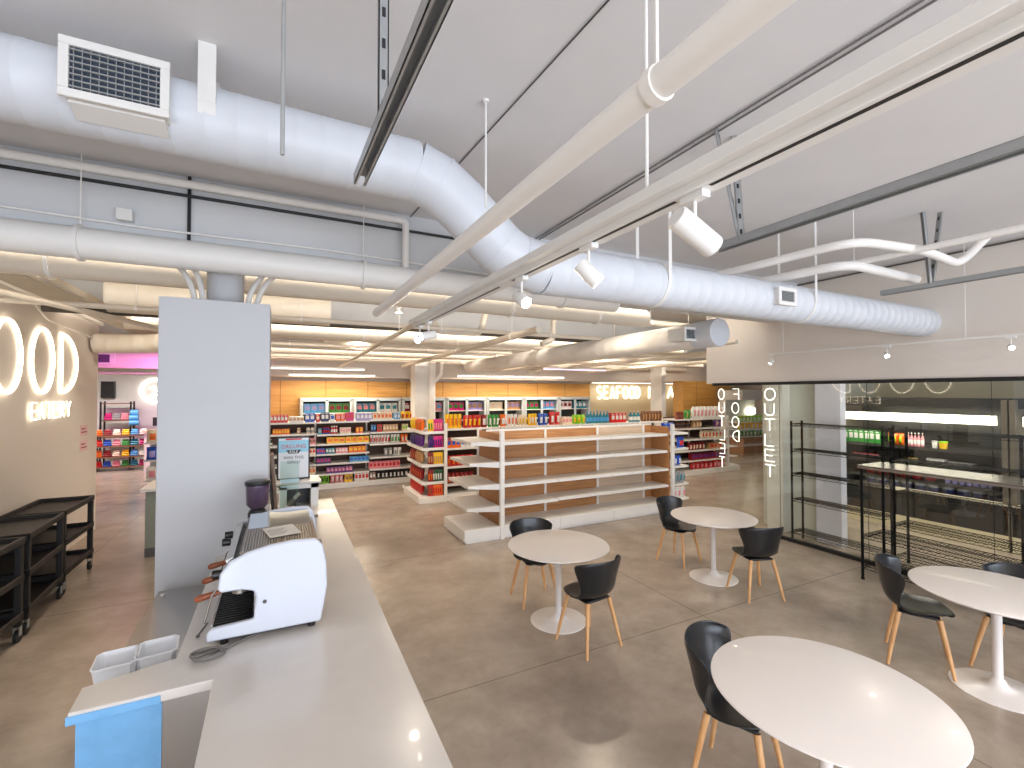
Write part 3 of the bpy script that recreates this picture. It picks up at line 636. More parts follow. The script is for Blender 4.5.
# --- first aisle (white shelving full of boxes, faces the viewer)
def run(label,X0,bays,Y,depth,H,shelves,backm,name='store_shelving',face=-1,base=.12):
    """shelving along X facing -Y, bays = widths, shelves[i] = heights"""
    W=sum(bays); t=thing(name,label,'shelving unit',(X0+W/2,Y+depth/2,0)); x=X0
    for i,w in enumerate(bays):
        MB().box(x+.02,Y+depth-.02,.1,x+w-.02,Y+depth,H-.02).build('back_panel',backm,t,w=True,smooth=False)
        MB().box(x-.015,Y+depth-.06,0,x+.015,Y+depth+.01,H).build('upright',shelfm,t,w=True)
        for z in shelves[i]: shelf_board(t,x+.005,x+w-.005,Y,Y+depth-.02,z,lip=.03)
        MB().box(x+.003,Y-.02,0,x+w-.003,Y+depth,base).build('base_deck',shelfm,t,w=True,bev=.003); x+=w
    MB().box(x-.015,Y+depth-.06,0,x+.015,Y+depth+.01,H).build('upright',shelfm,t,w=True)
    return t
wirem=mat('rack_wire_black',rgb(14,14,15),.75,spec=.15)
darkback=mat('shelf_back_dark',rgb(84,58,44),.6)
Y1=11.35
x317=XatY(317,Y1); x370=XatY(370,Y1)
run('white grocery shelving stocked with boxes along the far aisle',-1.4,[-(-1.4)+x317,x370-x317,1.5],Y1,.5,1.55,[[.345,.58,.80,1.03,1.28,1.54],[.345,.58,.80,1.03,1.25,1.54],[.38,.66,.98,1.26,1.56]],darkback)
PL={'t':'top of','1':'first shelf down of','2':'second shelf down of','3':'third shelf down of','4':'fourth shelf down of','5':'fifth shelf down of','b':'bottom deck of'}
def R1(s,z,L,where):
    for (p0,p1,n,kind,c1,c2,h,desc) in L:
        row('x',XatY(p0,Y1+.06),XatY(p1,Y1+.06),Y1+.03,z+.002,n,kind,c1,c2,h,.12,'%s, %s %s'%(desc,PL[s],where))
W1='far aisle shelving'
R1('t',1.54,[(270,288,5,'box','red','white',.17,'red box'),(289,304,4,'box','white','tan',.13,'low white box with tan label'),(305,315,2,'box','blue','white',.2,'blue and white box'),(316,320,1,'box','red','cream',.17,'single red box'),
 (321,329,2,'box','navy','white',.21,'navy box with white window'),(330,335,1,'box','white','blue',.18,'white box with blue mark'),(336,345,2,'box','orange','pink',.18,'orange and pink box'),(346,354,2,'box','magenta','red',.2,'magenta box'),
 (356,372,4,'box','lav','white',.18,'lavender box'),(373,392,5,'box','cream','orange',.19,'cream box with orange label'),(394,400,2,'box','lblue','white',.17,'light blue box'),(401,412,3,'bag','yellow','red',.2,'yellow bag beyond the blue boxes')],W1)
LW='left section of the far aisle shelving'
R1('1',1.28,[(273,290,6,'box','orange','yellow',.12,'small orange box'),(297,301,1,'jar','tan','cream',.13,'tan jar'),(306,315,2,'jar','cream','grey',.14,'pale jar')],LW)
R1('2',1.03,[(270,273,1,'bottle','dgreen','white',.15,'green bottle'),(309,316,2,'box','pink','brown',.14,'pink and brown box')],LW)
R1('3',.80,[(309,316,2,'box','cream','red',.14,'cream box with red label')],LW)
R1('5',.345,[(309,316,2,'box','cream','orange',.17,'cream and orange box')],LW)
MWd='middle section of the far aisle shelving'
R1('1',1.25,[(318,322,1,'box','teal','grey',.14,'teal box'),(323,330,3,'jar','blue','red',.16,'blue jar with red lid'),(331,338,3,'jar','red','white',.18,'red jar'),(340,351,4,'box','cream','pink',.14,'cream box with pink label'),(356,363,2,'box','orange','yellow',.14,'orange box')],MWd)
R1('2',1.03,[(327,369,7,'box','yellow','orange',.14,'yellow and orange box')],MWd)
R1('3',.80,[(317,325,3,'box','blue','red',.13,'blue box with red label'),(326,335,3,'box','teal','white',.12,'teal and white box'),(336,348,4,'box','pink','white',.12,'pink and white box'),(349,366,4,'box','orange','yellow',.14,'broad orange box')],MWd)
R1('4',.58,[(317,331,4,'box','navy','magenta',.13,'navy and magenta box'),(350,369,5,'box','lblue','blue',.12,'light blue box')],MWd)
R1('5',.345,[(327,353,7,'box','purple','pink',.14,'purple and pink box')],MWd)
R1('b',.12,[(321,330,2,'bag','lime','dgreen',.2,'lime green bag'),(331,344,3,'bag','pink','white',.19,'pink and white bag'),(345,353,2,'box','yellow','brown',.18,'yellow and brown box'),(355,369,4,'box','white','red',.2,'white box with red label')],MWd)
RW='right section of the far aisle shelving'
R1('1',1.26,[(371,376,2,'box','navy','lblue',.18,'navy box'),(377,382,2,'box','red','brown',.18,'red and brown box'),(383,398,5,'box','tan','cream',.17,'tan box'),(402,408,2,'box','cream','lime',.17,'cream and lime box')],RW)
R1('2',.98,[(370,390,7,'bag','white','red',.21,'white bag with red emblem'),(391,400,3,'bag','white','green',.21,'white bag with green emblem'),(401,408,2,'bag','orange','white',.2,'orange and white bag')],RW)
R1('3',.66,[(384,393,2,'bag','grey','white',.2,'grey bag'),(394,402,2,'bag','white','grey',.2,'white bag with grey emblem')],RW)
R1('4',.38,[(369,400,8,'box','pink','red',.17,'pink and red box')],RW)
R1('b',.12,[(370,376,2,'box','brown','white',.18,'brown box'),(377,412,9,'bag','black','white',.2,'black and white striped bag')],RW)

# --- second aisle: snack gondola with a full end cap
Y2=8.98; X2=3.05
t=run('white snack shelving topped with colourful chip bags behind the empty unit',X2,[1.23]*5,9.05,.55,1.5,[[.32,.68,1.06,1.46]]*5,darkback)
e=thing('snack_end_rack','white snack rack stuffed with chip bags at the end of the snack aisle','display rack',(2.8,9.55,0))
for y in (8.96,10.16): MB().box(X2-.06,y,0,X2-.0,y+.06,1.58).build('upright',shelfm,e,w=True,bev=.003)
MB().box(X2-.03,9.02,.1,X2-.015,10.16,1.5).build('back_panel',darkback,e,w=True,smooth=False)
ezz=[.40,.75,1.08,1.41]
for z in ezz:
    MB().box(X2-.5,9.0,z-.03,X2-.05,10.2,z).box(X2-.515,9.0,z-.035,X2-.5,10.2,z+.03).box(X2-.5,8.99,z-.035,X2-.05,9.0,z+.02).build('end_shelf',shelfm,e,w=True,smooth=False)
MB().box(X2-.58,8.96,0,X2-.05,10.24,.12).box(X2-.6,8.94,.1,X2-.585,10.26,.16).build('base_deck',shelfm,e,w=True,bev=.003)
def R2(z,L,where):
    for (kind,n,c1,c2,h,desc) in L:
        pass
def endbags(z,h,L,where):
    # bags face the near side (-Y) and the open side (-X)
    xa,xb=X2-.5,X2-.06; k=6
    cols=L
    for i in range(k):
        c1,c2,d=cols[0] if i>1 else cols[-1]
        x=xa+.13+(xb-xa-.15)*(i+.5)/k
        item('bag',c1,c2,.07,h,.06,(x,9.05,z),-.5,'%s on the near side of the snack end rack, %s'%(d,where),'%s %s near side'%(d,where),lean=.12)
    m_=7
    for i in range(m_):
        c1,c2,d=cols[min(len(cols)-1,1+i*(len(cols)-1)//m_)] if len(cols)>1 else cols[0]
        y=9.2+(10.14-9.2)*(i+.5)/m_
        item('bag',c1,c2,.128,h,.09,(xa+.06,y,z),-PI/2-.25,'%s on the aisle side of the snack end rack, %s'%(d,where),'%s %s aisle side'%(d,where),lean=-.05)
endbags(1.415,.26,[('magenta','pink','magenta bag'),('orange','brown','orange bag'),('yellow','green','yellow and green bag')],'top shelf')
endbags(1.085,.25,[('magenta','purple','dark magenta bag'),('purple','navy','purple bag'),('navy','purple','navy bag')],'second shelf')
endbags(.755,.25,[('yellow','tan','yellow bag'),('tan','dred','tan bag'),('dred','tan','dark red bag')],'third shelf')
endbags(.405,.25,[('dgreen','white','dark green and white bag'),('dred','orange','dark red and orange bag')],'fourth shelf')
endbags(.125,.24,[('orange','red','orange red bag'),('red','brown','red and brown bag')],'bottom deck')
W2='snack shelving behind the empty unit'
for (p0,p1,n,kind,c1,c2,h,desc) in [(445,462,4,'bag','yellow','orange',.3,'large yellow chip bag'),(463,481,4,'bag','red','yellow',.27,'red chip bag with yellow panel'),(481,487,1,'bag','dred','white',.27,'dark red chip bag'),
 (488,499,3,'bag','green','white',.27,'green chip bag'),(500,506,1,'bag','orange','white',.27,'orange chip bag'),(507,517,3,'bag','white','orange',.27,'white chip bag with orange panel'),(518,527,3,'bag','cream','yellow',.25,'cream chip bag'),
 (528,537,3,'bag','yellow','white',.27,'yellow chip bag with white panel'),(538,548,2,'bag','blue','white',.27,'blue chip bag'),(549,560,2,'bag','red','white',.3,'big red chip bag'),(561,571,3,'box','cream','pink',.17,'small cream box'),
 (572,585,3,'bag','lime','yellow',.22,'lime green bag'),(586,609,7,'bottle','teal','lblue',.3,'teal bottle'),(610,625,4,'box','red','white',.24,'red and white box'),(629,640,3,'bottle','teal','white',.28,'teal bottle with white cap'),(641,662,7,'bag','brown','tan',.27,'brown bag')]:
    row('x',XatY(p0,9.15),XatY(p1,9.15),9.1,1.462,n,kind,c1,c2,h,.13,'%s on top of the %s'%(desc,W2))
for z,L in ((1.062,[(447,460,3,'box','orange','blue',.2,'orange box with blue label'),(461,474,3,'box','white','blue',.2,'white box with blue label')]),(.682,[(447,474,6,'bag','red','orange',.22,'red bag')]),(.322,[(447,474,6,'bag','dred','orange',.22,'dark red bag')])):
    w={1.062:'second',.682:'third',.322:'fourth'}[z]
    for (p0,p1,n,kind,c1,c2,h,desc) in L: row('x',XatY(p0,9.1),XatY(p1,9.1),9.08,z,n,kind,c1,c2,h,.13,'%s on the %s shelf of the snack aisle shelving'%(desc,w))

# --- third shelving at the right
X3=9.3; Y3=8.9
W3='right aisle shelving'
run('white grocery shelving seen beside and through the storefront glass',X3,[1.01,1.01],Y3,.5,1.56,[[.38,.65,.95,1.25,1.5]]*2,darkback)
e=thing('display_rack','white end rack of the right aisle shelving seen through the glass','display rack',(11.5,9.3,0))
for y in (8.9,9.9): MB().box(11.33,y,0,11.39,y+.06,1.58).build('upright',shelfm,e,w=True)
for z in (.15,.4,.68,.96,1.24): MB().box(11.39,8.95,z-.03,11.8,9.95,z).build('end_shelf',shelfm,e,w=True,smooth=False)
MB().box(11.39,8.9,0,11.85,10,.12).build('base_deck',shelfm,e,w=True)
def R3(z,L,where):
    for (p0,p1,n,kind,c1,c2,h,desc) in L: row('x',XatY(p0,Y3+.08),XatY(p1,Y3+.08),Y3+.03,z+.002,n,kind,c1,c2,h,.14,'%s on the %s of the %s'%(desc,where,W3))
R3(1.5,[(676,684,3,'jar','dred','brown',.2,'dark red jar'),(685,691,2,'bag','green','tan',.24,'green bag'),(692,724,9,'bag','white','pink',.33,'white bag with pink print')],'top')
R3(1.25,[(676,690,3,'jar','brown','black',.18,'brown jar'),(692,701,3,'bag','tan','cream',.2,'tan bag'),(714,722,2,'bag','purple','pink',.2,'purple bag')],'first shelf down')
R3(.95,[(700,724,7,'bag','cream','red',.22,'cream bag with red panel')],'second shelf down')
R3(.65,[(688,704,5,'bag','dred','cream',.2,'dark red bag with cream panel'),(708,720,3,'box','tan','red',.16,'tan box')],'third shelf down')
R3(.38,[(690,724,9,'box','dred','purple',.18,'dark red box')],'fourth shelf down')
R3(.12,[(690,724,8,'bag','red','pink',.2,'red and pink bag')],'bottom deck')

# --- glass door coolers along the oak wall
cm=mat('cooler_header',rgb(190,206,210),.4); cb=mat('cooler_body_grey',rgb(200,202,200),.4); ci=mat('cooler_inside',rgb(60,64,66),.6)
def cooler(x0,w,label):
    t=thing('glass_door_cooler',label,'cooler',(x0+w/2,14.5,0),group='glass door coolers along the oak wall')
    MB().box(x0,14.25,0,x0+w,14.84,.25).box(x0,14.25,.25,x0+.04,14.84,2.02).box(x0+w-.04,14.25,.25,x0+w,14.84,2.02).box(x0,14.25,2.0,x0+w,14.84,2.06).build('cabinet',cb,t,w=True,smooth=False)
    MB().box(x0+.04,14.8,.25,x0+w-.04,14.83,2.0).build('inner_back',ci,t,w=True,smooth=False)
    n=2
    for k in range(n):
        a=x0+.04+(w-.08)*k/n; b=x0+.04+(w-.08)*(k+1)/n
        d=MB().box(a,14.22,.27,a+.04,14.25,2.0).box(b-.04,14.22,.27,b,14.25,2.0).box(a,14.22,1.96,b,14.25,2.0).box(a,14.22,.27,b,14.25,.31).build('door',cm,t,w=True,smooth=False)
        MB().box(b-.07,14.19,.9,b-.05,14.215,1.4).build('handle',blackm,d,w=True)
    for z in (.6,.95,1.3,1.62): MB().box(x0+.05,14.3,z-.02,x0+w-.05,14.78,z).build('shelf',shelfm,t,w=True,smooth=False)
    return t
wn=['first from the left','second from the left','third, left of the store column','fourth, right of the store column','fifth, behind the yellow chip bags','sixth, behind the blue chip bags','last before the seafood sign']
pp=XatY(432,12.9); tag(MB().cyl((pp,12.88,0),(pp,12.88,CZ),.09,n=20).tube(elbow([(pp,12.88,2.45),(pp+.28,12.88,2.75),(pp+.28,12.88,CZ)],.08),.05,12).build('drain_pipe',pipem,loc=(pp,12.88,0),w=True),'bright white standpipe with a branch in front of the store column','pipe')
cx=XatY(300,14.3)
cw=(XatY(590,14.3)-cx)/7
pcs=['lblue','pink','cream','teal','lav','green','dred','tan','white','magenta']
for i in range(7):
    cooler(cx+i*cw,cw-.02,'tall glass door cooler against the oak wall, '+wn[i])
    for k in range(2):
        a=cx+i*cw+.1+k*(cw-.1)/2; c1=pcs[(i*3+k*5)%10]; c2=pcs[(i*7+k*2+4)%10]
        row('x',a,a+cw/2-.15,14.4,1.622,3,'box',c1,c2,.27,.12,'%s box in the %s door of the cooler %s'%({'lblue':'light blue','dred':'dark red','lav':'lavender'}.get(c1,c1),('left','right')[k],wn[i].split(',')[0]))

# --- produce cooler through the glass
t=thing('produce_cooler','bright open produce cooler with wooden base seen through the glass beyond the shelving','cooler',(15.2,11.2,0))
xa,xb=XatY(738,11.2),XatY(767,11.2)
MB().box(xa,11.0,0,xb,12.0,.55).build('base',mat('produce_base_wood',rgb(150,108,76),.5),t,w=True,bev=.01)
MB().box(xa,11.7,.55,xb,12.0,1.95).box(xa,11.02,1.95,xb,12,2.3).build('hood',white,t,w=True,smooth=False)
MB().box(XatY(748,11.6),11.6,1.4,xb-.1,11.66,1.62).build('lit_header',coolglow,t,w=True)
for z in (.6,.88,1.14): MB().box(xa,11.2,z-.03,xb,11.7,z).build('shelf',white,t,w=True,smooth=False)
for z,c,n,l in ((.602,'green',7,'green vegetable bag'),(.882,'yellow',6,'yellow fruit bag'),(1.142,'lime',7,'lime green vegetable bag')):
    row('x',xa+.1,xb-.1,11.25,z,n,'bag',c,'white',.22,.14,'%s in the produce cooler seen through the glass'%l)

# ------------------------------------------------------------------ left part of the store
def cartfun():
    L,Wd,H=.88,.52,.9
    t=thing('utility_cart','black plastic three tray utility cart farthest along the left wall','cart',(0,0,0),group='black utility carts by the left wall')
    for z,nm in ((.2,'tray'),(.53,'tray'),(.86,'tray')):
        m=MB(); m.box(-Wd/2,-L/2,z,Wd/2,L/2,z+.015)
        for b in ((-Wd/2,-L/2,z,-Wd/2+.025,L/2,z+.06),(Wd/2-.025,-L/2,z,Wd/2,L/2,z+.06),(-Wd/2,-L/2,z,Wd/2,-L/2+.025,z+.06),(-Wd/2,L/2-.025,z,Wd/2,L/2,z+.06)): m.box(*b)
        m.build(nm,cartm,t,bev=.006)
    for sx in (-1,1):
        for sy in (-1,1):
            x,y=sx*(Wd/2-.03),sy*(L/2-.03)
            MB().box(x-.025,y-.025,.14,x+.025,y+.025,.9).build('leg',cartm,t,bev=.006)
            w=MB().cyl((x-.014,y,.055),(x+.014,y,.055),.052,n=18).build('caster',mat('wheel_rubber',rgb(22,22,22),.6),t)
            MB().box(x-.022,y-.02,.06,x-.016,y+.02,.145).box(x+.016,y-.02,.06,x+.022,y+.02,.145).build('fork',galv,w)
    MB().box(-Wd/2+.02,-L/2-.022,.86,Wd/2-.02,-L/2,.9).build('push_handle',cartm,t,bev=.008)
    return t
c=cartfun(); c.location=(-2.33,7.12,0)
dup(c,(-2.30,6.18,0),.04,'black three tray utility cart between the other two along the left wall')
dup(c,(-2.29,5.22,0),-.03,'black three tray utility cart nearest the viewer, cut by the photo edge')
# low cabinet beyond the column
t=thing('low_cabinet','grey green low cabinet with a white top just beyond the column','cabinet',(-1.1,8.0,0))
MB().box(-1.6,7.75,0,-.7,8.3,.88).build('body',mat('cabinet_grey_green',rgb(140,146,134),.5),t,w=True,bev=.004)
MB().box(-1.65,7.68,.88,-.66,8.4,.92).build('worktop',white,t,w=True,bev=.004); MB().box(-1.6,7.742,0,-.7,7.75,.12).build('plinth',darksteel,t,w=True)
# notice on left wall
for z,l in ((1.55,'upper'),(1.32,'lower')):
    tag(MB().box(-2.649,9.0,z,-2.643,9.3,z+.17).box(-2.643,9.04,z+.05,-2.642,9.26,z+.07,1).box(-2.643,9.04,z+.1,-2.642,9.2,z+.12,1).build('wall_notice',[mat('notice_paper',rgb(222,190,190),.7),mat('notice_ink',rgb(150,60,80),.7)],loc=(-2.645,9.15,z),w=True),'%s pink paper notice on the left wall beyond the sign'%l,'notice')
# far left merchandise racks
def black_rack(x0,x1,y,H,zz,label,depth=.4):
    t=thing('merchandise_rack',label,'rack',((x0+x1)/2,y,0))
    for x in (x0,x1):
        for yy in (y,y+depth): MB().box(x-.02,yy-.02,0,x+.02,yy+.02,H).build('post',blackm,t,w=True)
    for z in zz: MB().box(x0,y,z-.025,x1,y+depth,z).build('shelf',mat('rack_shelf_wood',rgb(128,92,70),.6),t,w=True)
    return t
RX0,RX1=-4.62,-3.42
black_rack(RX0,RX1,16.6,1.12,[.12,.4,.7,1.0],'low black merchandise rack at the far left of the store')
black_rack(RX0-.02,-3.95,17.3,1.95,[.9,1.4,1.9],'tall black merchandise rack behind the low far left rack',.35)
k=0
def garment(w,h,d):
    m=MB(); n=10
    for q in range(3):
        m.tube([(-w/2*(1-.1*q),0,h*(q+.5)/3),(w/2*(1-.1*q),.01*(-1)**q,h*(q+.5)/3)],h/5.2,10,rr=None)
    return m
gc=['red','magenta','lblue','green','cream','blue','orange','white','teal','yellow','pink','dred']
for z,h,where in ((.12,.16,'bottom'),(.4,.18,'second'),(.7,.18,'third'),(1.0,.16,'top')):
    for i in range(6):
        c=gc[k%12]; k+=5
        cn={'lblue':'light blue','dred':'dark red'}.get(c,c)
        o=garment(.17,h,.2).build('folded_garment',pc(CN[c]),loc=(RX0+.1+i*.2,16.72,z+.004)); tag(o,'folded %s garment on the %s shelf of the low far rack'%(cn,where),'garment')
for i,(c,x) in enumerate((('magenta',-4.5),('grey',-4.3),('pink',-4.12))):
    o=garment(.17,.2,.2).build('folded_garment',pc(CN[c]),loc=(x,17.45,1.404)); tag(o,'%s bundle on the middle shelf of the tall far rack'%c,'garment')
o=garment(.22,.45,.1).build('hanging_shirt',pc(CN['lblue']),loc=(-3.84,17.2,1.25)); tag(o,'light blue shirt hanging at the end of the tall far rack','shirt')
# checkout counter with monitor
t=thing('checkout_counter','white checkout counter at the far left holding a black monitor','counter',(-2.9,16,0))
MB().box(-3.35,16.0,0,-1.9,16.6,1.1).build('body',white,t,w=True); MB().box(-3.4,15.95,1.1,-1.85,16.65,1.15).build('worktop',mat('pinkish_top',rgb(226,190,170),.5),t,w=True)
t=thing('computer_monitor','black computer monitor turned away on the far checkout counter','monitor',(-3.0,16.2,1.15))
MB().box(-.2,-.02,.12,.15,.02,.36,rot=Matrix.Rotation(.3,3,'Z')).build('screen',blackm,t); MB().cyl((0,0,0),(0,0,.2),.03).build('stand',blackm,t); MB().box(.08,-.05,.2,.3,.05,.42,rot=Matrix.Rotation(-.4,3,'Y')).build('camera_arm',blackm,t)
o=thing('wall_speaker','black panel speaker high on the far left back wall','speaker',(XatY(108,17.9),17.9,2.05)); MB().box(-.16,-.06,0,.16,.08,.5).build('cabinet',blackm,o,bev=.01); MB().box(-.13,-.068,.03,.13,-.06,.47).build('grille',mat('grille_dark',rgb(46,44,46),.8),o)
# white promo shelf with blue bags next to the column
t=thing('promo_stand','white tiered promo stand next to the column on the far side','display rack',(-2.1,11.7,0))
for z in (.1,.45,.85,1.2): MB().box(-2.42,11.5,z-.03,-1.5,12,z).build('tier',white,t,w=True,bev=.004)
MB().box(-2.4,11.95,0,-1.5,12,1.3).build('back_panel',white,t,w=True)
for z,c1,c2,l in ((.102,'blue','white','bottom'),(.452,'white','pink','second'),(.852,'blue','lav','third'),(1.202,'cream','orange','top')):
    row('x',-2.4,-1.52,11.55,z,4,'bag',c1,c2,.26,.14,'%s and %s bag on the %s tier of the promo stand'%(c1,{'lav':'lavender'}.get(c2,c2),l))
# pink up-light wash fixture on the left soffit
t=thing('wall_vent','small square vent on the pink lit soffit at the far left','vent',(XatY(103,13.55),13.59,2.98))
MB().box(-.2,-.02,-.12,.2,.0,.14).build('vent_plate',white,t); MB().box(-.15,-.025,-.08,.1,-.02,.1).build('vent_core',mat('vent_purple',rgb(90,60,100),.6),t)
t=thing('pink_flood_light','small pink flood light under the left ceiling washing the far soffit','flood light',(-2.0,11.9,3.1))
MB().box(-.12,-.05,-.05,.12,.05,.05).build('housing',blackm,t,bev=.005); MB().box(-.1,.05,-.04,.1,.055,.04).build('lens',mat('pink_lens',(1,.2,.8,1),.4,emit=6,emc=(1,.15,.75,1)),t)
MB().cyl((0,0,.05),(0,0,.7),.006,n=6).build('rod',white,t)
l=bpy.data.lights.new('pink_flood','SPOT'); l.energy=420; l.color=(1,.2,.8); l.spot_size=math.radians(120); l.spot_blend=.8; l.shadow_soft_size=.1
o=bpy.data.objects.new('pink_flood',l); COL.objects.link(o); o.location=(0,.07,0); o.parent=t; o.rotation_euler=(math.radians(92),0,math.radians(15))

# ------------------------------------------------------------------ wire racks by the glass
def wire_rack(name,label,x0,x1,y0,y1,H,zz,solid_top=False,r=.0155,top=None,step=.025):
    t=thing(name,label,'wire rack',((x0+x1)/2,(y0+y1)/2,0))
    for x in (x0,x1):
        for y in (y0,y1):
            MB().cyl((x,y,0.02),(x,y,H),r,n=10).cyl((x,y,0),(x,y,.02),r*1.3,n=10).build('post',wirem,t,w=True)
    for z in zz:
        m=MB()
        for (a,b) in (((x0,y0,z),(x1,y0,z)),((x0,y1,z),(x1,y1,z)),((x0,y0,z),(x0,y1,z)),((x1,y0,z),(x1,y1,z))):
            m.tube([a,b],.004,5); m.tube([(a[0],a[1],z-.035),(b[0],b[1],z-.035)],.004,5)
            L=(Vector(b)-Vector(a)).length; k=max(2,int(L/.07))
            for i in range(k):
                p=Vector(a).lerp(Vector(b),i/k); q=Vector(a).lerp(Vector(b),(i+.5)/k); s=Vector(a).lerp(Vector(b),(i+1)/k); q.z-=.035; m.tube([p,q,s],.0028,4)
        n=int((y1-y0)/step)
        for i in range(1,n): y=y0+(y1-y0)*i/n; m.tube([(x0,y,z),(x1,y,z)],.0034,4)
        for x in (x0+(x1-x0)/3,x0+(x1-x0)*2/3): m.tube([(x,y0,z-.006),(x,y1,z-.006)],.004,4)
        m.build('wire_shelf',wirem,t,w=True)
    return t
wire_rack('wire_rack','tall black wire rack standing right behind the glass, nearer the neon letters',6.86,7.12,3.12,4.29,1.78,[.15,.62,1.0,1.36,1.74])
wire_rack('wire_rack','tall black wire rack behind the glass, further right than the other tall one',6.9,7.3,1.9,3.05,1.76,[.15,.55,.95,1.35,1.73])
wire_rack('wire_rack','tall black wire rack behind the glass at the photo edge',6.9,7.3,.6,1.8,1.76,[.15,.55,.95,1.35,1.73])
# low rack in front of the glass with steel top
t=wire_rack('wire_rack','low black wire rack with a steel top standing in front of the glass',6.18,6.66,1.62,3.03,1.33,[.16,.52])
MB().box(6.15,1.6,1.33,6.69,3.06,1.345).box(6.15,1.6,1.305,6.16,3.06,1.335).box(6.68,1.6,1.305,6.69,3.06,1.335).build('steel_top',steel,t,w=True)
t=wire_rack('wire_rack','low black wire rack with steel top, cut by the right edge',6.18,6.66,.3,1.56,1.33,[.16,.52])
MB().box(6.15,.26,1.33,6.69,1.585,1.345).build('steel_top',steel,t,w=True)

# ------------------------------------------------------------------ multideck coolers in the prep room
dk=mat('deck_black',rgb(30,30,30),.35); tan=mat('bumper_cream',rgb(220,206,170),.4)
def multideck(y0,y1,label):
    t=thing('multideck_cooler',label,'cooler',(9.6,(y0+y1)/2,0)); X=9.0
    MB().box(X+.75,y0,.3,X+.9,y1,2.1).box(X+.1,y0,1.98,X+.9,y1,2.12).box(X,y0,.22,X+.9,y1,.42).box(X,y0,.42,X+.06,y1,.62).build('cabinet',dk,t,w=True,smooth=False)
    MB().box(X-.01,y0,0,X+.88,y1,.22).build('kick_base',tan,t,w=True,smooth=False)
    MB().box(X-.02,y0,.62,X+.08,y1,.66).build('bumper',mat('bumper_cream2',rgb(232,222,196),.4),t,w=True,smooth=False)
    for y in (y0+.02,y1-.02): MB().box(X,y-.03,.22,X+.9,y+.03,2.1).build('side_panel',mat('deck_side',rgb(120,112,100),.35,metal=.5),t,w=True,smooth=False)
    MB().box(X+.08,y0+.12,1.74,X+.1,y1-.1,1.87).build('light_canopy',coolglow,t,w=True,smooth=False)
    for z in (.80,1.06,1.33): MB().box(X+.15,y0+.05,z-.03,X+.75,y1-.05,z).build('shelf',dk,t,w=True,smooth=False)
    for z in (1.3,1.03,.77): MB().box(X+.145,y0+.05,z-.012,X+.15,y1-.05,z+.025).build('price_rail',darksteel,t,w=True,smooth=False)
    l=bpy.data.lights.new('cooler_lamp','AREA'); l.shape='RECTANGLE'; l.size=.05; l.size_y=y1-y0-.3; l.energy=9; l.color=(1,.92,.72)
    o=bpy.data.objects.new('cooler_lamp',l); COL.objects.link(o); o.parent=t; o.location=(X+.14-9.6,0,1.72); o.rotation_euler=(0,-.5,0)
multideck(2.62,4.80,'black open multideck cooler holding green cartons behind the glass')
multideck(.5,2.58,'black open multideck cooler at the right edge behind the glass')
def yy(px): return YatX(px,9.2)
for p0,p1,n,kind,c1,c2,h,desc in ((843,880,7,'carton','green','white',.22,'green carton'),(886,902,3,'bag','orange','lime',.2,'orange and lime pack'),(904,922,5,'bottle','pink','white',.22,'pink bottle'),(929,936,1,'tub','white','grey',.11,'white tub'),(936,946,1,'tub','yellow','lime',.11,'yellow tub')):
    a,b=yy(p0),yy(p1); row('y',b,a,9.2,1.332,n,kind,c1,c2,h,.12,'%s on the top shelf of the left cooler behind the glass'%desc)
for p0,p1,n,kind,c1,c2,h,desc in ((850,876,5,'tub','pink','red',.08,'pink food tray'),(902,915,2,'tub','lime','yellow',.08,'lime food tub'),(925,943,3,'box','white','grey',.1,'white box'),(946,972,4,'box','grey','white',.08,'grey low box')):
    a,b=yy(p0),yy(p1); row('y',b,a,9.2,1.062,n,kind,c1,c2,h,.12,'%s on the second shelf of the left cooler behind the glass'%desc)
row('y',yy(990),yy(940),9.25,.802,7,'tub','lav','white',.07,.12,'lavender wrapped tray on the third shelf of the left cooler')
row('y',3.5,4.5,9.25,.802,6,'tub','dred','grey',.09,.12,'dark red tray on the third shelf of the left cooler')
row('y',2.75,4.5,9.25,.425,10,'tub','navy','grey',.33,.12,'dark wrapped tub in the bottom well of the left cooler')
row('y',1.9,2.3,9.2,1.332,2,'tub','orange','white',.1,.12,'orange tub on the top shelf of the right edge cooler')

# ------------------------------------------------------------------ coffee counter
CT=1.05
t=thing('coffee_counter','pale quartz coffee counter running away from the viewer at lower left','counter',(.1,3,0))
MB().prism([(-.215,.5),(.48,.5),(.515,5.4),(-.1,5.4),(-.39,3.8),(-.39,2.46),(-.68,2.38),(-.67,2.21),(-.23,2.21)],'z',CT-.04,CT).build('countertop',quartz,t,w=True,smooth=False,bev=.004)
MB().box(-.06,.5,0,.46,5.35,CT-.04).build('cabinet',white,t,w=True,smooth=False)
MB().box(-.36,2.5,0,-.06,3.84,CT-.04).build('cabinet',white,t,w=True,smooth=False)
MB().box(-.655,2.235,0,-.40,2.26,CT-.045).build('film_panel',bluefilm,t,w=True,smooth=False)
MB().box(-.40,2.24,0,-.06,2.255,CT-.045).build('steel_panel',steel,t,w=True,smooth=False)
MB().box(-.675,2.206,CT-.042,-.4,2.212,CT-.012).build('film_strip',bluefilm,t,w=True,smooth=False)
MB().box(.22,3.85,CT,.30,3.93,CT+.004).build('outlet_cover',darksteel,t,w=True)
t=thing('prep_table','low stainless steel prep table left of the coffee machine','table',(-.55,3.1,0))
MB().box(-.70,2.5,.86,-.40,3.76,.90).build('table_top',steel,t,w=True,bev=.004)
for x in (-.67,-.43):
    for y in (2.56,3.7): MB().cyl((x,y,0),(x,y,.87),.018,n=12).build('leg',steel,t,w=True)
MB().box(-.68,2.55,.2,-.42,3.7,.22).build('lower_shelf',steel,t,w=True)
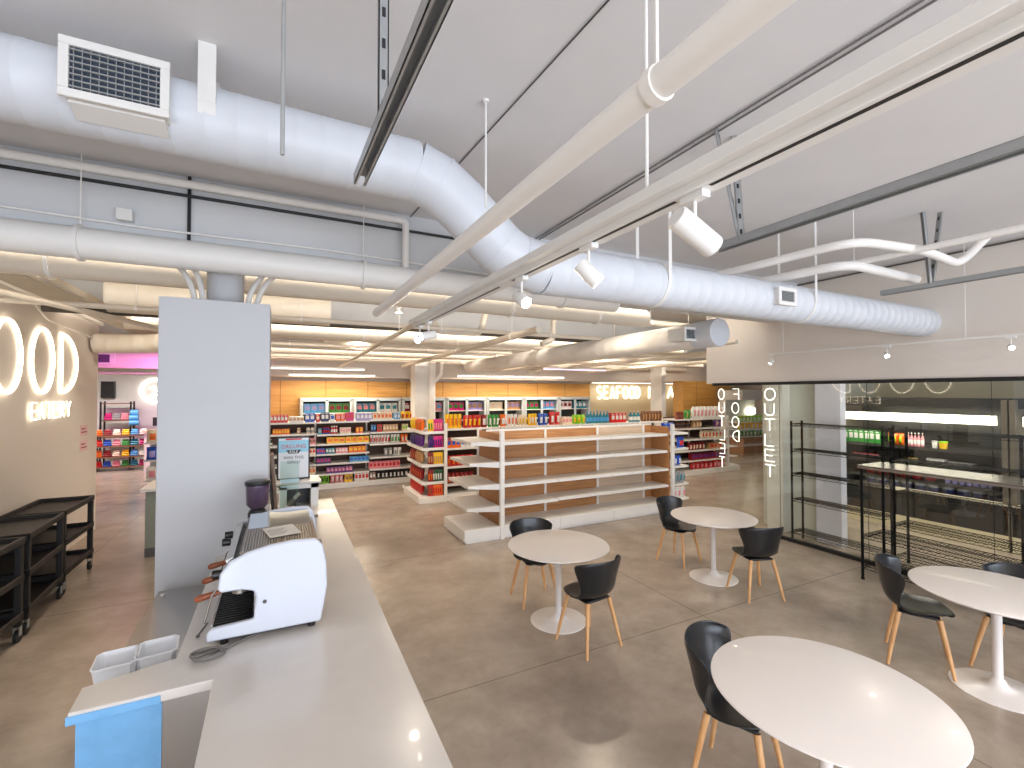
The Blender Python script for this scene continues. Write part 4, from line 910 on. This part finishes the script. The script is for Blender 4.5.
tag(MB().cyl((-.66,3.66,.9),(-.66,3.66,.912),.012).build('plastic_stopper',white,loc=(-.66,3.66,.9),w=True),'small white round stopper on the corner of the steel prep table','stopper')
def container(x,y,label):
    m=MB(); a,b,h,tk=.075,.08,.13,.005
    out=[];inn=[]
    for s,z in ((.78,0),(1,h),(1.05,h),(1.05,h+.008),(.97,h+.008),(.95,h),(.75,.008)):
        out.append([(sx*a*s,sy*b*s,z) for sx,sy in ((-1,-.75),(-.75,-1),(.75,-1),(1,-.75),(1,.75),(.75,1),(-.75,1),(-1,.75))])
    vs=[v for r in out for v in r]; n=8; fs=[(i*n+k,i*n+(k+1)%n,(i+1)*n+(k+1)%n,(i+1)*n+k) for i in range(6) for k in range(n)]+[tuple(range(8))[::-1],tuple(6*8+k for k in range(8))]
    m.add(vs,fs); o=m.build('plastic_container',mat('container_white',rgb(236,238,242),.3),loc=(x,y,.9)); o.rotation_euler=(0,0,.1); tag(o,label,'container')
container(-.63,2.61,'white plastic container on the left of the pair by the counter end')
container(-.49,2.64,'white plastic container on the right of the pair, touching the counter')
# coiled hose
pts=[]
for i in range(70):
    a=i/69*2*PI*2.6; r=.05+.006*math.sin(a*1.3); pts.append((-.27+r*math.cos(a)*1.1,2.40+r*math.sin(a)*.8,CT+.008+.006*(i/23)))
pts+=[(-.2,2.44,CT+.01),(-.12,2.5,CT+.008),(-.02,2.56,CT+.008)]
tag(MB().tube(pts,.0065,8).build('coiled_hose',mat('hose_grey',rgb(112,108,104),.5),loc=(-.27,2.4,CT),w=True),'grey braided hose coiled on the counter in front of the coffee machine','hose')

# espresso machine: three group heads facing -X, side panel toward the viewer
MY0,MY1=2.46,3.22
t=thing('espresso_machine','large white espresso machine with wooden handles on the counter','espresso machine',(-.03,2.84,CT))
prof=[(-.285,CT+.035),(.19,CT+.03),(.205,CT+.12),(.218,CT+.2),(.212,CT+.32),(.195,CT+.40),(.165,CT+.435),(.06,CT+.44),(-.04,CT+.43),(-.13,CT+.41),(-.20,CT+.375),(-.235,CT+.33),(-.245,CT+.26),(-.23,CT+.245),(-.15,CT+.245),(-.10,CT+.23),(-.092,CT+.2),(-.10,CT+.10),(-.265,CT+.09),(-.285,CT+.075)]
for a,b in ((MY0,MY0+.035),(MY1-.035,MY1)): MB().prism(prof,'y',a,b).build('side_panel',machm,t,w=True,bev=.01,ang=30)
m=MB(); m.prism([(-.10,CT+.06),(.185,CT+.05),(.20,CT+.2),(.19,CT+.36),(.15,CT+.39),(-.09,CT+.39),(-.19,CT+.35),(-.21,CT+.27),(-.10,CT+.245)],'y',MY0+.03,MY1-.03); m.build('body',steel,t,w=True)
m=MB(); m.box(-.27,MY0+.035,CT+.05,-.1,MY1-.035,CT+.085); tray_=m.build('drip_tray',darksteel,t,w=True)
m=MB()
for k in range(24): y=MY0+.05+k*.0275; m.box(-.262,y,CT+.086,-.11,y+.012,CT+.092)
m.build('drip_grate',blackm,tray_,w=True)
MB().box(-.27,MY0+.035,CT+.085,-.262,MY1-.035,CT+.098).build('tray_rim',steel,tray_,w=True)
m=MB(); m.box(-.16,MY0+.035,CT+.40,.165,MY1-.03,CT+.405); cr=m.build('cup_tray',mat('tray_brown_steel',rgb(120,106,92),.35,metal=.7),t,w=True)
m=MB()
for k in range(26): x=-.15+k*.012; m.box(x,MY0+.04,CT+.405,x+.004,MY1-.32,CT+.412)
m.build('cup_slats',steel,cr,w=True)
MB().box(-.15,MY1-.32,CT+.402,.165,MY1-.04,CT+.416,rot=Matrix.Rotation(.06,3,'X')).build('mirror_plate',mat('mirror_steel',rgb(196,206,216),.08,metal=1,var=.02),cr,w=True)
MB().box(-.205,MY0+.045,CT+.30,-.17,MY1-.045,CT+.385,rot=Matrix.Rotation(-.35,3,'Y')).build('front_fascia',steel,t,w=True)
for y in (2.60,2.83,3.05):
    g=MB().cyl((-.165,y,CT+.30),(-.165,y,CT+.22),.036,n=20).cyl((-.165,y,CT+.225),(-.165,y,CT+.19),.033,n=20).build('group_head',steel,t,w=True)
    MB().tube([(-.195,y,CT+.205),(-.24,y,CT+.203),(-.27,y-.005,CT+.2),(-.33,y-.01,CT+.19),(-.345,y-.01,CT+.187)],.014,12,rr=[.006,.007,.013,.0165,.010]).build('portafilter_handle',handwood,g,w=True)
for y,z in ((2.56,.30),(2.98,.33),(3.12,.33)):
    MB().cyl((-.235,y,CT+z),(-.275,y,CT+z),.021,n=16).build('steam_knob',blackp,t,w=True,bev=.003)
for y in (2.53,3.15): MB().tube([(-.22,y,CT+.28),(-.27,y,CT+.22),(-.30,y-.01,CT+.1)],.005,8).build('steam_wand',steel,t,w=True)
for x in (-.22,.15):
    for y in (MY0+.05,MY1-.05): MB().cyl((x,y,CT),(x,y,CT+.05),.018,n=12).build('foot',blackm,t,w=True)
MB().cyl((-.055,MY0-.003,CT+.175),(-.055,MY0+.002,CT+.175),.009,n=14).build('side_bolt',darksteel,t,w=True)
sh=MB().box(-.06,2.66,CT+.414,.09,2.86,CT+.416,rot=Matrix.Rotation(.2,3,'Z')).build('instruction_sheet',mat('paper_white',rgb(232,228,220),.7),loc=(0,2.76,CT+.41),w=True); tag(sh,'white printed instruction sheet lying on top of the espresso machine','paper')
lm=MB()
for k in range(6): lm.box(-.05,2.70+k*.02,CT+.4162,.02+.01*(k%3),2.704+k*.02,CT+.4166,rot=Matrix.Rotation(.2,3,'Z'),piv=(.015,2.76,CT+.416))
lm.build('printed_lines',mat('print_grey',rgb(110,104,100),.7),sh).location=(0,-2.76,-CT-.41)
# grinder
t=thing('coffee_grinder','coffee grinder with a dark smoked bean hopper behind the espresso machine','grinder',(-.13,3.62,CT))
MB().box(-.07,-.09,0,.07,.09,.06).lathe([(.05,.06),(.055,.2),(.06,.33),(.045,.36)],24).build('body',blackp,t,bev=.005)
MB().lathe([(.045,.36),(.07,.39),(.074,.52),(.074,.525)],32).build('hopper',purpleglass,t)
MB().lathe([(.078,.522),(.08,.528),(.08,.545),(.07,.55)],32).build('hopper_lid',blackp,t)
# small clutter on the counter
t=thing('brass_tap','small metal tap lying on the counter right of the machine','tap',(.27,4.6,CT)); MB().tube([(-.05,0,.015),(.05,0.02,.018)],.011,10).tube([(0,.01,.01),(0.0,.05,.03)],.008,8).cyl((-.015,-.05,.012),(.02,-.03,.012),.01,n=10).build('tap_body',darksteel,t)
o=MB().box(-.33,2.62,CT,-.323,2.76,CT+.004,rot=Matrix.Rotation(-.2,3,'Z')).cyl((-.335,2.62,CT+.004),(-.335,2.62,CT+.01),.008,n=10).build('coffee_spoon',darksteel,loc=(-.33,2.69,CT),w=True); tag(o,'thin metal spoon on the counter beside the drip tray','spoon')
# till area
t=thing('till_screen','brown edged touch screen seen side on beyond the grinder','screen',(-.005,4.7,CT))
MB().box(-.02,-.13,.02,.005,.13,.60,rot=Matrix.Rotation(-.08,3,'Y'),piv=(0,0,0)).build('screen_panel',mat('screen_brown',rgb(120,98,82),.3,metal=.4),t,bev=.004)
MB().box(-.045,-.12,.03,-.024,.12,.59,rot=Matrix.Rotation(-.08,3,'Y'),piv=(0,0,0)).build('screen_glass',blackm,t); MB().box(-.05,-.08,0,.08,.08,.02).build('stand',blackm,t)
t=thing('glass_guard','small upright glass guard with pale blue edges on the counter end','glass guard',(.07,4.85,CT))
MB().box(-.06,0,0,.1,.012,.50).build('pane',tealglass,t,smooth=False); MB().box(-.06,-.004,.30,.1,.014,.335).box(-.06,-.004,.26,.1,.014,.27).build('edge_strip',mat('pale_blue_strip',rgb(190,220,226),.3),t)
t=thing('card_terminal','black card payment terminal tilted on a stand at the counter end','card terminal',(.14,4.98,CT))
R_=Matrix.Rotation(.5,3,'X')@Matrix.Rotation(-.6,3,'Z')
MB().box(-.085,-.035,.10,.085,.035,.125,rot=Matrix.Rotation(-.8,3,'Y')@Matrix.Rotation(.45,3,'X')).build('terminal_body',blackp,t,bev=.004); MB().cyl((0,0,0),(0,0,.1),.012).lathe([(.05,0),(.05,.01)],20).build('stand',blackm,t)
MB().box(-.0,-.028,.1255,.07,.028,.127,rot=Matrix.Rotation(-.8,3,'Y')@Matrix.Rotation(.45,3,'X'),piv=(0,0,.1125)).build('terminal_screen',mat('terminal_grey',rgb(150,150,150),.3),t)
t=thing('pass_shelf','white raised box shelf with a dark niche at the far counter end','shelf',(.18,5.22,CT))
MB().box(-.0,5.1,CT,.07,5.39,1.29).box(.29,5.1,CT,.36,5.39,1.29).box(-.0,5.33,CT,.36,5.39,1.29).box(-.0,5.1,1.24,.36,5.39,1.29).build('body',white,t,w=True,smooth=False)
MB().box(.07,5.32,CT,.29,5.33,1.24).build('niche_back',blackm,t,w=True); MB().box(-.03,5.07,1.29,.385,5.42,1.31).build('top_slab',quartz,t,w=True,bev=.003)
# poster
t=thing('poster_stand','black framed grilling sale poster standing on the raised box shelf','poster',(.132,5.28,1.31))
t.scale=(.93,.93,.93)
MB().box(-.165,-.008,0,.165,.012,.47).box(-.1,-.05,0,.1,.06,.012).build('frame',blackm,t,bev=.003)
MB().box(-.15,-.0095,.015,.15,-.008,.455).build('poster_sheet',mat('poster_white',rgb(226,230,236),.4),t,smooth=False)
MB().box(-.15,-.0105,.30,.15,-.0095,.43).build('blue_band',mat('poster_blue',rgb(150,206,230),.4),t,smooth=False)
MB().box(-.08,-.0115,.435,.08,-.0095,.453).build('red_band',pc(CN['red']),t,smooth=False)
MB().prism([(-.075,.325),(-.05,.285),(.05,.285),(.075,.325)],'y',-.0115,-.0105).build('grill_shape',pc(CN['black']),t,smooth=False)
def text(s,size,x,z,m,parent,y,shear=0):
    cu=bpy.data.curves.new('lettering','FONT'); cu.body=s; cu.size=size; cu.align_x='CENTER'; cu.extrude=.0004; cu.shear=shear
    tmp=bpy.data.objects.new('tmp',cu); COL.objects.link(tmp); dg=bpy.context.evaluated_depsgraph_get(); me=bpy.data.meshes.new_from_object(tmp.evaluated_get(dg)); bpy.data.objects.remove(tmp)
    o=bpy.data.objects.new('lettering',me); me.materials.clear(); me.materials.append(m); COL.objects.link(o); o.parent=parent; o.location=(x,y,z); o.rotation_euler=(PI/2,0,0)
text('GRILLING',.058,0,.345,pc(CN['red']),t,-.0115); text('SALE',.042,0,.292,pc(CN['white']),t,-.0125); text('WIN THIS',.046,0,.225,pc(CN['black']),t,-.0105); text('GRILL!',.046,0,.175,pc(CN['black']),t,-.0105)

# ------------------------------------------------------------------ light
wd=bpy.data.worlds.new('World'); SC.world=wd; wd.use_nodes=True
bg=wd.node_tree.nodes['Background']; bg.inputs[0].default_value=(.62,.78,1,1); bg.inputs[1].default_value=1.0
def window_light(x,y,z,w,h,power,col,rz=0,tilt=90):
    l=bpy.data.lights.new('daylight','AREA'); l.shape='RECTANGLE'; l.size=w; l.size_y=h; l.energy=power; l.color=col
    o=bpy.data.objects.new('daylight',l); COL.objects.link(o); o.location=(x,y,z); o.rotation_euler=(math.radians(tilt),0,rz)
window_light(2.0,-5.3,1.3,9.0,2.2,540,(.80,.88,1),0,114)      # daylight through the entrance glazing behind the viewpoint, tilted up to brighten the ceiling
for i,(x,y,p) in enumerate(((3.4,-2.0,70),(5.6,-2.2,70),(-1.2,-2.4,40))):  # unseen lamps added behind the viewpoint to light the seating
    t=thing('added_ceiling_lamp','added unseen round lamp '+('over the seating behind the viewpoint','over the glass side behind the viewpoint','over the walkway behind the viewpoint')[i],'ceiling lamp',(x,y,CZ-.06))
    MB().lathe([(.16,0.01),(.17,.02),(.17,.06)],32).build('housing',white,t); MB().lathe([(.145,-.002),(.15,.01)],32).build('diffuser',stripm,t)
    l=bpy.data.lights.new('lamp','AREA'); l.shape='DISK'; l.size=.28; l.energy=p; l.color=(1,.9,.78); o=bpy.data.objects.new('lamp',l); COL.objects.link(o); o.location=(0,0,-.006); o.parent=t

# ------------------------------------------------------------------ camera and view
cd=bpy.data.cameras.new('camera'); cd.sensor_width=36; cd.lens=36*FPX/1024; cd.clip_start=.05; cd.clip_end=100
co=bpy.data.objects.new('camera',cd); COL.objects.link(co); co.location=(0,0,CH); co.rotation_euler=(PI/2+PIT,0,-YAW); SC.camera=co
SC.view_settings.view_transform='Standard'; SC.view_settings.look='None'; SC.view_settings.gamma=1; SC.view_settings.exposure=.1; SC.view_settings.use_curve_mapping=False
cy=SC.cycles; cy.use_denoising=True; cy.max_bounces=8; cy.diffuse_bounces=5; cy.glossy_bounces=4; cy.transparent_max_bounces=24; cy.transmission_bounces=6; cy.sample_clamp_indirect=4; cy.use_light_tree=True; cy.caustics_reflective=False; cy.caustics_refractive=False
